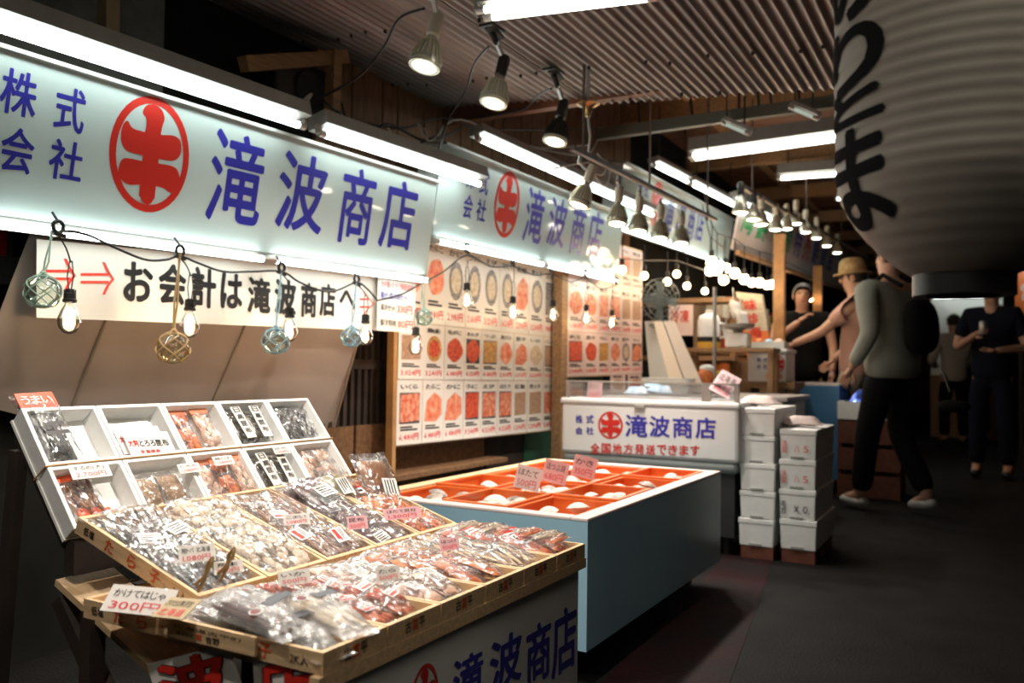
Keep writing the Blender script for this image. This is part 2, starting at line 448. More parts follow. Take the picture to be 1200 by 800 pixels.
# ------------------------------------------------------------------ the shop's long light-washed signs
SIGN_V = V((.07, 0, .52))
CHARS1 = [('株', 0, 82, 44, 136), ('式', 64, 102, 100, 155), ('会', 0, 149, 40, 203), ('社', 57, 164, 97, 212),
          ('滝', 245, 155, 309, 263), ('波', 325, 179, 382, 272), ('商', 398, 196, 438, 287), ('店', 447, 210, 487, 293)]
def sign(A, B, h, label, ext=0.0):
    A, B = V(A), V(B); U = (B - A).normalized()
    Vv = (SIGN_V - U * SIGN_V.dot(U)).normalized()
    L = (B - A).length
    t = thing('shop_sign', label, 'sign', A)
    fr = Frame((0, 0, 0), U, Vv)
    n = fr.n
    mb = MB(); mb.add([fr.p(a, b, l) for l in (-.012, 0) for a, b in ((0, 0), (L, 0), (L, h), (0, h))], [(3,2,1,0),(4,5,6,7),(0,1,5,4),(1,2,6,5),(2,3,7,6),(3,0,4,7)])
    mb.build('panel', m_sign, t)
    MB().obox(fr.p(L/2, h/2, -.075), U*(L/2), Vv*(h/2), n*.06).build('case', m_white, t)
    MB().obox(fr.p(L/2, h + .006, -.06), U*(L/2 + .004), Vv*.006, n*.085).build('top_cap', m_alu, t)
    MB().obox(fr.p(L/2, -.012, -.01), U*(L/2), Vv*.010, n*.012).build('bottom_rail', m_alu, t)
    frw = Frame(A, U, Vv)
    return t, fr, frw, L
HS = None
S1A, S1B = at_x(-30, 248, -2.45), at_x(500, 322, -2.45)
_f = Frame(S1A, (S1B - S1A), (SIGN_V - (S1B - S1A).normalized() * SIGN_V.dot((S1B - S1A).normalized())))
HS = _f.uv(510, 214)[1]
s1, fr, frw, L1 = sign(S1A, S1B, HS, 'long pale blue shop sign nearest the wrapped goods, blue characters and red round emblem')
def rel(fr_local, frw):  # glyphs measured on the world face, drawn in the sign's own axes
    return Frame(frw.o, fr_local.u, fr_local.v)
def shift(mb, o):
    for p in mb.v: p -= o
    return mb
def rects(frw, items):
    out = []
    for ch, x0, y0, x1, y1 in items:
        xm, ym = (x0+x1)/2, (y0+y1)/2
        out.append((ch, frw.uv(x0, ym)[0], frw.uv(xm, y1)[1], frw.uv(x1, ym)[0], frw.uv(xm, y0)[1]))
    return out
R1 = rects(frw, CHARS1)
E1u0, E1u1 = frw.uv(127, 180)[0], frw.uv(222, 180)[0]; E1v1, E1v0 = frw.uv(174, 111)[1], frw.uv(174, 249)[1]
def sign_print(t, fr, L, du=0.0, kv=1.0, ku=1.0, big=m_blue):
    """du: where the emblem's centre falls along the sign"""
    c0 = (E1u0 + E1u1)/2
    for part in (R1[:4], R1[4:]):
        mb = MB()
        for ch, u0, v0, u1, v1 in part:
            put_glyph(mb, ch, fr, du + (u0-c0)*ku, v0*kv, du + (u1-c0)*ku, v1*kv, .0012, 0, .022, 0.04, 4)
        mb.build('lettering', big, t)
    e = MB(); emblem(e, fr, du, (E1v0+E1v1)/2*kv, (E1u1-E1u0)/2*ku, (E1v1-E1v0)/2*kv, .0012)
    e.build('emblem', m_red, t)
sign_print(s1, fr, L1, (E1u0+E1u1)/2)
S2A, S2B = at_x(506, 275, -2.45), at_x(722, 325, -2.45)
s2, fr2, frw2, L2 = sign(S2A, S2B, HS, 'second pale blue shop sign, above the wall of price posters')
c2u = frw2.uv(594, 240)[0]
sign_print(s2, fr2, L2, c2u, 1.0, .92)
S3A, S3B = at_x(722, 262, -2.45), at_x(853, 308, -2.45)
s3, fr3, frw3, L3 = sign(S3A, S3B, HS, 'third shop sign of the row, beyond the hanging spot lamps')
sign_print(s3, fr3, L3, frw3.uv(770, 235)[0], 1.0, .90)

XT = -2.30
def tubes(pts, label, group):
    for (x0, y0), (x1, y1) in pts: batten(at_x(x0, y0, XT), at_x(x1, y1, XT), label, group, V((-.35, 0, 1)))
batten(at_x(-20, 26, XT), at_x(352, 147, XT), 'long bright fluorescent tube under the hood of the nearest sign, over its emblem', None, V((-.25, 0, 1)), house=(.05, .028), gap=.026)
batten(at_x(378, 157, XT), at_x(563, 216, XT), 'bright fluorescent tube over the last characters of the nearest sign', None, V((-.25, 0, 1)), house=(.05, .028), gap=.026)
batten(at_x(562, 163, XT), at_x(684, 217, XT), 'bright fluorescent tube over the emblem end of the second sign', None, V((-.25, 0, 1)), house=(.045, .022), gap=.024)
batten(at_x(690, 220, XT), at_x(765, 252, XT), 'bright fluorescent tube over the far end of the second sign', None, V((-.25, 0, 1)), house=(.045, .022), gap=.024)
batten(at_x(768, 194, XT), at_x(806, 213, XT), 'fluorescent tube over the near end of the third sign', None, V((-.25, 0, 1)), house=(.045, .022), gap=.024, hang=3.1)
batten(at_x(811, 216, XT), at_x(860, 241, XT), 'fluorescent tube over the far end of the third sign', None, V((-.25, 0, 1)), house=(.045, .022), gap=.024, hang=3.1)
# tubes tucked under the lower edges, washing the goods below
XB = -2.50
m_tube2 = emis('tube_glow_low', TUBE_C, TUBE_E * 1.0)
for (A, B, n, nm) in ((S1A, S1B, 2, 'nearest'), (S2A, S2B, 2, 'second'), (S3A, S3B, 2, 'third')):
    for i in range(n):
        p = A.lerp(B, (i + .02)/n); q = A.lerp(B, (i + .98)/n)
        o = V((.02, 0, -.030))
        batten(p + o, q + o, 'slim fluorescent tube under the lower edge of the %s sign, %s half' % (nm, ('near', 'far')[i]), None, V((-1, 0, .1)), tr=.012, house=(.012, .02), gap=.02, glow=m_tube2)
m_street = emis('street_tube', (1.0, .95, .84), 8.0)
# tubes across the street
for (x0, y0, x1, y1, Y, lab) in ((812, 184, 1010, 157, 6.1, 'double fluorescent fitting hung across the street beyond the roof sheet'),
                          (914, 209, 1010, 202, 8.6, 'fluorescent fitting hung across the street behind the double one'),
                          (980, 233, 1040, 230, 11.5, 'small far fluorescent fitting beside the paper lantern')):
    batten(at_y(x0, y0, Y), at_y(x1, y1, Y), lab, None, V((0, .15, 1)), tr=.018, house=(.06, .05), gap=.03, twin=(Y < 7), glow=m_street, hang=3.3)
p, q = at_y(570, 16, 2.55), at_y(760, -8, 2.55)
batten(p, q, 'twin fluorescent fitting just below the roof sheet, at the top edge of the photo', None, V((0, .1, 1)), tr=.013, house=(.05, .022), gap=.02, twin=True, glow=m_street, hang=2.37)
for (x, y, lab) in ((862, 150, 'short dim fluorescent tube under the steel beam, the one nearer the stalls'), (942, 132, 'short dim fluorescent tube under the steel beam, the one nearer the lantern')):
    batten(at_y(x - 13, y - 5, 5.3), at_y(x + 13, y + 6, 5.3), lab, None, V((0, 0, 1)), tr=.012, house=(.012, .012), gap=.02, glow=emis('dim_tube', (.75, .85, .7), .5), hang=3.3)

# steel beam and hangers under the far ceiling
bt = thing('steel_beam', 'grey green steel beam slung across the street under the brown ceiling', 'beam')
p, q = at_y(700, 158, 5.4), at_y(1020, 113, 5.4)
MB().bar(p, q, .05, .075).build('channel', mat('beam_paint', (0.10, 0.11, 0.09), .5), bt)
for x in (750, 812, 866, 890, 905, 938):
    a = at_y(x, 158 - (x-700)*.14, 5.4); MB().bar(a, (a.x + rnd.uniform(-.1, .1), a.y, 3.3), .014).build('hanger', m_blk, bt)

# ------------------------------------------------------------------ timber bracket, box and cables above the first sign
t = thing('timber_bracket', 'timber bracket of a beam and a post above the nearest sign', 'bracket')
p, q = at_x(285, 77, -2.6), at_x(402, 66, -2.6)
MB().bar(at_x(285, 75, -2.6), at_x(404, 67, -2.6), .05, .06).build('beam', m_timber, t)
MB().bar(at_x(392, 60, -2.58), at_x(388, 160, -2.58), .05, .05).build('post', m_timber, t)
t = thing('loudspeaker', 'black box loudspeaker on the wall beside the timber bracket', 'loudspeaker', at_x(352, 108, -2.68))
MB().box((-.1, -.2, -.12), (.05, .2, .12)).build('case', m_blk, t, bevel=.01)
MB().lathe([(.0, .0), (.07, .004), (.085, .012), (.09, 0)], 20, (.052, .0, 0), (1, 0, 0)).build('cone', m_dark, t, smooth=40)
t = thing('timber_post', 'pale timber post rising behind the hood of the nearest sign', 'post')
MB().bar(at_x(127, -30, -2.6), at_x(127, 60, -2.6), .05, .05).build('post', mat('pale_timber', (.30, .22, .12), .6, var=.2, vscale=9), t)
def cable(pts, r, m, label, group=None, cat='cable', n=6, name='cable'):
    pts = [V(p) for p in pts]; c = pts[0].copy()
    out = []
    for i in range(len(pts) - 1):
        p0, p1, p2, p3 = pts[max(i-1, 0)], pts[i], pts[i+1], pts[min(i+2, len(pts)-1)]
        for k in range(6):
            s = k/6; out.append(.5*((2*p1) + (p2-p0)*s + (2*p0-5*p1+4*p2-p3)*s*s + (3*p1-p0-3*p2+p3)*s**3) - c)
    out.append(pts[-1] - c)
    o = MB().tube(out, r, n).build(name, m, smooth=60); o.location = c
    return tag(o, label, cat, group)
m_wcab = mat('white_cable', (.5, .5, .46), .5)
for i, pts in enumerate((((380, 118), (410, 140), (470, 150), (520, 138), (560, 150), (640, 152), (710, 150)),
                         ((395, 130), (430, 160), (455, 145), (500, 165), (540, 150)),
                         ((400, 120), (415, 150), (470, 172), (510, 160)))):
    cable([at_x(x, y, -2.52 + .03*i) for x, y in pts], .006, m_blk, 'black cable at the first sign joint, ' + ('longest, reaching the lamp rail', 'the sagging one', 'the shortest')[i], 'black cables above the sign joint')
for i, pts in enumerate((((455, 150), (470, 175), (500, 165), (497, 150)), ((490, 145), (505, 165), (540, 140), (620, 172), (690, 170)), ((355, 118), (365, 110), (356, 125)), ((600, 165), (650, 178), (690, 180), (705, 150)))):
    cable([at_x(x, y, -2.48 + .03*i) for x, y in pts], .005, m_wcab, 'thin white cable above the signs, ' + ('coiled at the joint of the first two', 'running along the second sign', 'short loop by the timber bracket', 'ending at the lamp rail')[i], 'white cables above the signs')
# ================================================================== THE GOODS TABLE
ZT = .575                                    # tray bottoms
Y0T, PW, TL = .905, .1445, .335              # near end of the row, tray pitch along the street, tray length
def open_tray(mb, x0, x1, y0, y1, z0, z1, th=.008, fl=.006):
    mb.box((x0, y0, z0), (x1, y1, z0 + fl))
    mb.box((x0, y0, z0 + fl), (x0 + th, y1, z1)); mb.box((x1 - th, y0, z0 + fl), (x1, y1, z1))
    mb.box((x0 + th, y0, z0 + fl), (x1 - th, y0 + th, z1)); mb.box((x0 + th, y1 - th, z0 + fl), (x1 - th, y1, z1))
    return mb
m_print_red = mat('stamp_red', (0.62, 0.09, 0.03), 0.5)
m_print_blk = mat('stamp_black', (0.03, 0.02, 0.015), 0.5)

# the stand under the trays: white front board with the shop's name
tb = thing('goods_table', 'white fronted display table with blue shop characters, carrying the wooden trays', 'table', (0, 0, 0))
fB = MB(); fB.box((-.825, Y0T + .015, .02), (-.812, 1.768, ZT - .02)); fB.build('front_board', m_white, tb)
sB = MB(); sB.box((-.84, 1.755, .02), (-1.45, 1.768, ZT - .02)); sB.build('end_board', m_white, tb)
MB().box((-1.15, Y0T + .03, ZT - .02), (-.80, 1.765, ZT - .002)).build('top_board', m_wood, tb)
for y in (1.10, 1.70): MB().box((-1.48, y, ZT - .02), (-1.15, y + .04, ZT - .004)).build('cross_rail', m_dwood, tb)
MB().box((-.812, Y0T - .01, ZT - .022), (-.795, 1.772, ZT - .001)).build('top_edge', m_wood, tb)
for x in (-1.40, -1.0):
    MB().box((x - .015, Y0T + .06, 0), (x + .015, Y0T + .09, ZT - .02)).build('leg', m_dwood, tb)
MB().bar((-1.52, 1.0, ZT - .02), (-1.30, 1.0, .30), .03).build('brace', m_dwood, tb)
ft = Frame((-.812, 0, 0), (0, 1, 0), (0, 0, 1))
mb = MB()
px_glyphs(mb, ft, [('滝', 530, 766, 566, 822), ('波', 573, 744, 611, 806), ('商', 616, 729, 645, 800), ('店', 646, 712, 675, 788)], .03, .0012)
mb.build('lettering', m_blue, tb)
mb = MB(); emblem(mb, ft, ft.uv(497, 818)[0], ft.uv(497, 818)[1], .040, .056, .0012); mb.build('emblem', m_red, tb)
# hand-brushed cards hung under the near end
def card(x0, y0, x1, y1, x2, y2, x3, y3, ch, label, Y):
    P = [at_y(x, y, Y) for x, y in ((x0, y0), (x1, y1), (x2, y2), (x3, y3))]   # bl br tr tl
    c = P[0].copy(); t = thing('brush_card', label, 'card', c)
    n = V((0, -1, 0))
    mb = MB(); mb.add([p - c for p in P] + [p - c + V((0, .004, 0)) for p in P], [(0,1,2,3),(7,6,5,4),(0,4,5,1),(1,5,6,2),(2,6,7,3),(3,7,4,0)])
    mb.build('board', m_paper, t)
    fr = Frame((0, -.001, 0), P[1] - P[0], V((0, 0, 1)))
    g = MB(); fr2_ = Frame((0, -.001, 0), (P[1] - P[0]), (P[3] - P[0]))
    W = (P[1] - P[0]).length; H = (P[3] - P[0]).length
    put_glyph(g, ch, fr2_, W*.06, H*.02, W*.94, H*.94, .0008, 0, .055)
    g.build('character_outline', m_black, t)
    g = MB(); put_glyph(g, ch, fr2_, W*.075, H*.035, W*.925, H*.925, .0018, 0, .035)
    g.build('character', m_red, t)
    return t
card(192, 846, 288, 822, 265, 755, 172, 778, '波', 'white card with a red brushed wave character, hung under the near wooden trays', .914)
card(300, 850, 378, 840, 372, 764, 296, 768, '店', 'white card with a red brushed shop character, beside the wave card', .912)

# --- wooden trays
def stamp_side(t, fr, L, h, txt):
    mb = MB(); mr = MB()
    put_text(mb, '低塩', fr, L*.07, h*.30, h*.42, .0008, 0, .02)
    for i, ch in enumerate('たら子'):
        mr = MB(); put_glyph(mr, ch, fr, L*(.26 + .19*i), h*.16, L*(.26 + .19*i) + h*.80, h*.88, .0008, 0, .03); mr.build('red_stamp', m_print_red, t)
    mb.build('black_stamp', m_print_blk, t)
    if txt != 'short': mb = MB(); put_text(mb, '2K入', fr, L*.82, h*.28, h*.42, .0008, 0, .02); mb.build('black_stamp', m_print_blk, t)
def stamp_end(t, fr, W, h, faint=False):
    mb = MB(); mr = MB()
    put_glyph(mb, '古', fr, W*.30, h*.22, W*.30 + h*.55, h*.80, .0008, 0, .02)
    put_glyph(mr, '冨', fr, W*.30 + h*.62, h*.22, W*.30 + h*1.12, h*.80, .0008, 0, .03)
    put_glyph(mb, '平', fr, W*.30 + h*1.18, h*.22, W*.30 + h*1.7, h*.80, .0008, 0, .02)
    mb.build('black_stamp', m_print_blk, t); mr.build('red_stamp', m_print_red, t)
HT = .031
ORD = ('nearest', 'second', 'third', 'fourth', 'fifth', 'sixth')
def tray(name_label, x, y, z, w=PW - .003, L=TL, rot=(0, 0, 0), side=False, end=True):
    """origin: the aisle-side near bottom corner; the tray runs back along -x and up the street along +y"""
    t = thing('wooden_tray', name_label, 'tray', (x, y, z), rot)
    b = MB(); b.box((-L, 0, 0), (0, w, .006)); b.build('bottom', m_wood, t)
    e = MB(); e.box((-.009, 0, .006), (0, w, HT)); e.build('end_board', m_wood, t)
    e = MB(); e.box((-L, 0, .006), (-L + .009, w, HT)); e.build('end_board', m_wood, t)
    for yy in (0, w - .007):
        e = MB(); e.box((-L + .009, yy, .006), (-.009, yy + .007, HT)); e.build('side_board', m_wood, t)
    if end: stamp_end(t, Frame((0, 0, 0), (0, 1, 0), (0, 0, 1)), w, HT)
    if side: stamp_side(t, Frame((-L, 0, 0), (1, 0, 0), (0, 0, 1)), L if L > .3 else .30, HT, '' if L > .3 else 'short')
    return t
trays = []
for i in range(6):
    t = tray('%s wooden tray along the aisle edge of the table, stamped on its end' % ORD[i].capitalize(), -.797, Y0T + i*PW, ZT + (.0 if i else .0), side=(i == 0))
    trays.append(t)
XBK = -1.138
BT = R(17)                                   # the back row slopes up towards the wall
btrays = []
for i in range(5):
    t = tray('%s wooden tray of the sloping back row, counted from the near end' % ORD[i].capitalize(), XBK - .002, Y0T + .075 + i*(PW + .012), ZT + .014, rot=(0, BT, 0), side=(i == 0), end=False, w=PW + .008)
    btrays.append(t)
tray('Wooden tray jutting out from the near corner, under the brown paper tag', -1.136, Y0T - .002, ZT, w=.13, L=.18, side=True, end=False)
t = thing('wooden_slip', 'short stamped wooden slip laid across the two jutting tray fronts', 'board', (at_y(190, 738, .89).x, .893, at_y(243, 746, .89).z - .0135))
Ls = at_y(297, 745, .89).x - at_y(190, 738, .89).x
MB().box((0, 0, 0), (Ls, .006, .027)).build('board', m_wood, t)
mb = MB(); put_text(mb, '北海道古平町', Frame((0, 0, 0), (1, 0, 0), (0, 0, 1)), Ls*.10, .016, .005, .0006, 0, .01, Ls*.78)
put_text(mb, '株式会社', Frame((0, 0, 0), (1, 0, 0), (0, 0, 1)), Ls*.15, .005, .006, .0006, 0, .01, Ls*.2); put_text(mb, '吉野', Frame((0, 0, 0), (1, 0, 0), (0, 0, 1)), Ls*.48, .004, .009, .0006, 0, .02, Ls*.16)
mb.build('black_stamp', m_print_blk, t)
mb = MB(); put_glyph(mb, '冨', Frame((0, 0, 0), (1, 0, 0), (0, 0, 1)), Ls*.37, .004, Ls*.44, .013, .0006, 0, .03); mb.build('red_stamp', m_print_red, t)
t = thing('plank_support', 'bare brown plank propped under the near sloping tray', 'plank', (0, 0, 0))
MB().obox((-1.36, 1.03, ZT - .04), V((.17, -.02, -.05)), V((0, .06, 0)), V((.0015, 0, .006))).build('plank', m_wood, t)

# --- foam boxes leaning in two rows against the wall
A0 = V((-1.48, .992, .69)); UPV = V((-1.66 + 1.48, 0, .908 - .69)); SL = UPV.length; UPN = UPV.normalized()
BN = V((0, 1, 0)).cross(UPN).normalized()     # outward, towards the aisle and up
CW = (1.80 - .992)/5
def foam_box(i, j):
    t = thing('foam_box', '%s foam box of the %s leaning row, counted from the near end' % (ORD[i].capitalize(), ('lower', 'upper')[j]), 'box')
    o = A0 + V((0, i*CW, 0)) + UPN*(j*SL/2)
    rot = Matrix((V((0, 1, 0)), UPN, BN)).transposed().to_4x4()
    rot.translation = o; t.matrix_world = rot
    W, H, D = CW - .002, SL/2 - .0015, .045
    b = MB(); b.box((0, 0, -D), (W, H, -D + .006)); b.build('floor_panel', m_foam, t)
    b = MB(); th = .0085
    vs = []
    for (x0, y0, x1, y1, z) in ((.003, .002, W-.003, H-.002, -D), (0, 0, W, H, 0), (th, th, W-th, H-th, 0), (th+.003, th+.003, W-th-.003, H-th-.003, -D+.005)):
        vs += [(x0,y0,z),(x1,y0,z),(x1,y1,z),(x0,y1,z)]
    fs = []
    for r_ in range(3):
        for k_ in range(4):
            a = r_*4 + k_; bb = r_*4 + (k_+1) % 4; fs.append((a, bb, bb+4, a+4))
    b.add(vs, fs); b.build('wall', m_foam, t, bevel=.0012)
    return t, o
FB = {}
for j in range(2):
    for i in range(5): FB[i, j] = foam_box(i, j)
t = thing('box_prop', 'dark wooden prop behind the leaning foam boxes', 'prop')
MB().obox(A0 + V((0, CW*2.5, 0)) + UPN*SL*.45 - BN*.056, V((0, CW*2.45, 0)), UPN*SL*.46, BN*.009).build('board', m_dwood, t)
for y in (1.0, 1.78):
    MB().bar(A0 + V((0, y - .992, 0)) + UPN*SL*.8 - BN*.066, (-1.75, y, .0), .025).build('leg', m_dwood, t)
MB().box((-1.52, 1.0, .60), (-1.49, 1.75, .665)).build('rail', m_dwood, t)
for i in range(1):
    pts = []
    for k_ in range(0, 41):
        s_ = k_/40; pts.append(A0 + V((0, -.002 + s_*(CW*5 + .004), 0)) + UPN*SL*.5 + BN*(.0015 + .0005*math.sin(s_*60)))
    pts = [A0 + V((0, -.003, 0)) + UPN*SL*.5 - BN*.045] + pts
    c0 = pts[0].copy(); o = MB().tube([p - c0 for p in pts], .0017, 5).build('rubber_band', mat('band', (.50, .30, .12), .5), smooth=60); o.location = c0
    tag(o, 'stretched tan rubber band running across the leaning foam boxes', 'band')

# ------------------------------------------------------------------ bags of dried fish
def bag_mesh(L, W, H, seed, nu=16, nv=11, crink=1.0):
    mb = MB(); r = random.Random(seed); off = V((r.uniform(0, 90), r.uniform(0, 90), 0))
    def prof(u, v):
        eu = min(u, 1-u); ev = min(v, 1-v)
        a = max(0.0, min(1.0, (eu-.07)/.20)); b = min(1.0, ev/.24)
        return (math.sin(a*PI/2)**.8) * (math.sin(b*PI/2)**.8)
    for sgn in (1, -1):
        vs = []; fs = []
        for i in range(nu + 1):
            for j in range(nv + 1):
                u, v = i/nu, j/nv; p = prof(u, v)
                x, y = (u-.5)*L, (v-.5)*W*(1 - .06*math.sin(u*PI))
                nz = noise.noise(V((x*55, y*55, sgn*3)) + off) + .6*noise.noise(V((x*120, y*120, 7)) + off)
                rd = 1 - abs(noise.noise(V((x*38, y*60, 11)) + off))*2
                z = H*(.18 + .82*p)*(.5 + .0) * (1 if sgn > 0 else .25) if p > 0 else .0008
                z = (p*H*(.75 if sgn > 0 else .2)) + .0006
                z += crink*(.0035*nz + .003*rd)*(.35 + .65*p) * (1 if sgn > 0 else .3)
                edge = crink*.004*noise.noise(V((u*5, v*5, 2)) + off)
                vs.append((x + edge*.5, y + edge, z*sgn + crink*.004*noise.noise(V((x*20, y*20, 5)) + off)))
        for i in range(nu):
            for j in range(nv):
                a = i*(nv+1) + j; f = (a, a+nv+1, a+nv+2, a+1)
                fs.append(f if sgn > 0 else f[::-1])
        mb.add(vs, fs)
    return mb
def lumps(L, W, H, kind, seed):
    r = random.Random(seed); mb = MB()
    if kind == 'strips':
        n = 5
        for i in range(n):
            y = (i - (n-1)/2)*W*.15; 
            pts = [((s - .5)*L*.74, y + .15*W*.3*math.sin(s*5 + i), H*.18 + H*.14*math.sin(s*7 + i*2)) for s in [k/6 for k in range(7)]]
            mb.tube(pts, [W*.03] + [W*.065]*5 + [W*.03], 6)
    elif kind == 'slab':
        vs = []; nu, nv = 10, 7
        for i in range(nu+1):
            for j in range(nv+1):
                u, v = i/nu - .5, j/nv - .5
                q = max(0, 1 - (abs(2*u)**4 + abs(2*v)**4))
                vs.append((u*L*.76, v*W*.74, H*.42*q**.5 + .003*noise.noise(V((u*9, v*9, seed)))))
        mb.add(vs, [(i*(nv+1)+j, (i+1)*(nv+1)+j, (i+1)*(nv+1)+j+1, i*(nv+1)+j+1) for i in range(nu) for j in range(nv)])
        mb.add([(-L*.38,-W*.37,-.0005),(L*.38,-W*.37,-.0005),(L*.38,W*.37,-.0005),(-L*.38,W*.37,-.0005)], [(3,2,1,0)])
    elif kind == 'fish':
        for i in range(3):
            y = (i-1)*W*.24
            mb.ball((r.uniform(-.03, .03)*L, y, H*.22), L*.36, 8, 6, 0, (1, .11, .055))
            mb.add([(L*.34, y, H*.22), (L*.42, y+W*.07, H*.22), (L*.42, y-W*.07, H*.24)], [(0,1,2)])
    else:
        for i in range(26):
            mb.ball((r.uniform(-.36, .36)*L, r.uniform(-.33, .33)*W, r.uniform(.05, .35)*H), r.uniform(.006, .012), 6, 4, 0, (1.4, .8, .5))
    return mb
CON = {
 'squid': mat('dried_squid', (0.72, 0.58, 0.40), .5, col2=(.55, .36, .18), vscale=60),
 'salmon': mat('dried_salmon', (0.80, 0.27, 0.08), .4, col2=(.62, .15, .04), vscale=50),
 'cod': mat('dried_cod', (0.78, 0.70, 0.58), .5, col2=(.62, .50, .36), vscale=70),
 'kelp': mat('kelp', (0.018, 0.016, 0.010), .25, col2=(.06, .045, .02), vscale=40),
 'purple': mat('dark_seaweed', (0.05, 0.015, 0.02), .35, col2=(.10, .03, .02), vscale=60),
 'silver': mat('silver_fish', (0.25, 0.26, 0.25), .25, .4, col2=(.05, .055, .06), vscale=45),
 'flake': mat('fish_flakes', (0.42, 0.28, 0.17), .7, col2=(.30, .19, .11), vscale=120, bump=.4, bscale=200),
 'red': mat('red_strips', (0.58, 0.07, 0.04), .4, col2=(.70, .26, .12), vscale=60),
 'brown': mat('brown_fish', (0.33, 0.14, 0.05), .35, col2=(.18, .07, .02), vscale=45),
 'olive': mat('olive_pack', (0.16, 0.14, 0.05), .3, col2=(.30, .26, .10), vscale=30),
 'pale': mat('pale_fillet', (0.80, 0.66, 0.55), .4, col2=(.76, .46, .34), vscale=45),
 'sand': mat('sandy_fish', (0.62, 0.38, 0.20), .4, col2=(.78, .56, .34), vscale=50),
}
_BAGS = {}
m_lab_w = mat('label_white', (.86, .85, .82), .4)
def label_mesh(w, h, style):
    """printed sticker: white ground, a red band and dark lines of small print"""
    mb = MB(); mb.box((-w/2, -h/2, 0), (w/2, h/2, .0006), 0)
    if style == 0:
        mb.box((-w*.42, -h*.38, .0006), (w*.42, -h*.05, .0009), 1)
        for k_ in range(2): mb.box((-w*.42, h*(.10 + .16*k_), .0006), (w*(.42 - .25*k_), h*(.17 + .16*k_), .0009), 2)
    elif style == 1:
        for k_ in range(4): mb.box((-w*.42, h*(-.36 + .2*k_), .0006), (w*(.42 - .1*(k_ % 3)), h*(-.28 + .2*k_), .0009), 2)
    else:
        mb.box((-w*.5, h*.2, .0006), (w*.5, h*.5, .0009), 1)
        mb.box((-w*.36, -h*.28, .0006), (w*.30, -h*.02, .0009), 2)
    if style == 3:
        mb = MB(); mb.box((-w*.1, -h*.45, 0), (w*1.1, h*.45, .0008), 2); mb.lathe([(.0, .001), (h*.42, .0009), (h*.42, .0)], 18, (-w*.75, 0, 0), mi=0); mb.lathe([(.0, .0016), (h*.34, .0015), (h*.34, .0)], 18, (-w*.75, 0, 0), mi=1)
    return mb.mesh('label', [m_lab_w, m_red if style != 3 else mat('dark_red_print', (.16, .02, .02), .4), m_black if style != 3 else mat('slate_print', (.07, .075, .09), .4)])
_LM = {}
def bag(label, group, M, L=.10, W=.066, H=.020, con='squid', kind='strips', lab=0, film=None, seed=0, var=4, crink=1.0):
    """clear sealed bag: film over its contents, with a printed sticker. M places it"""
    key = (round(L, 3), round(W, 3), round(H, 3), con, kind, lab, seed % var, film and film.name, crink)
    t = thing('fish_bag', label, 'bag', group=group)
    t.matrix_world = M
    if key not in _BAGS:
        f = bag_mesh(L, W, H, 100 + seed % var, crink=crink).mesh('film', film or m_film, 50)
        c = lumps(L, W, H, kind, 3 + seed % var).mesh('contents', CON[con], 50)
        _BAGS[key] = (f, c)
    f, c = _BAGS[key]
    for nm, me in (('film', f), ('contents', c)):
        o = bpy.data.objects.new(nm, me); COL.objects.link(o); o.parent = t
    if lab is not None:
        lk = (round(W, 3), lab)
        if lk not in _LM: _LM[lk] = label_mesh(W*.50, W*.36, lab)
        o = bpy.data.objects.new('label', _LM[lk]); COL.objects.link(o); o.parent = t
        o.location = (L*rnd.uniform(-.15, .18), W*rnd.uniform(-.1, .1), H*.8 + .003); o.rotation_euler = (rnd.uniform(-.12, .12), rnd.uniform(-.15, .15), rnd.choice((PI/2, PI/2, 0)) + rnd.uniform(-.2, .2))
    return t
def place(x, y, z, yaw, tilt=0.0, roll=0.0):
    return Matrix.Translation((x, y, z)) @ Euler((0, 0, yaw)).to_matrix().to_4x4() @ Euler((roll, 0, 0)).to_matrix().to_4x4() @ Euler((0, tilt, 0)).to_matrix().to_4x4()
NTH = ('first', 'second', 'third', 'fourth', 'fifth', 'sixth', 'seventh', 'eighth', 'ninth', 'tenth', 'eleventh', 'twelfth')
# front row: shingled along each tray, the tail end (aisle) lowest
FRONT = [None,
 ('bag of dark red strips in the second aisle tray', 'red', 'strips', 0, .082, .056, 11),
 ('bag of pale fillets in the third aisle tray', 'pale', 'slab', 1, .088, .058, 11),
 ('bag of orange dried salmon in the fourth aisle tray', 'salmon', 'slab', None, .105, .060, 11),
 ('bag of sandy split fish in the fifth aisle tray', 'sand', 'fish', None, .100, .058, 10),
 ('flat bag of reddish strips in the sixth aisle tray', 'red', 'slab', 2, .105, .060, 10)]
for i, sp in enumerate(FRONT):
    if sp is None: continue
    lab, con, kind, sty, L, W, n = sp
    g = lab.replace('bag of', 'bags of')
    for k_ in range(n):
        for c_ in range(2):
            x = -.797 - .335 + .06 + (k_/(n-1))*.205 + rnd.uniform(-.006, .006)
            y = Y0T + i*PW + .040 + c_*.062 + rnd.uniform(-.006, .006)
            z = ZT + .025 + rnd.uniform(0, .010)
            bag('%s, %s from the wall, %s side' % (lab, NTH[k_], ('near', 'far')[c_]), g, place(x, y, z, rnd.uniform(-.22, .22) + .15*(c_ - .5), -R(-14) + rnd.uniform(-.08, .08), rnd.uniform(-.22, .22)), L, W, .016, con, kind, sty if rnd.random() < .6 else None, None, k_*2 + c_)
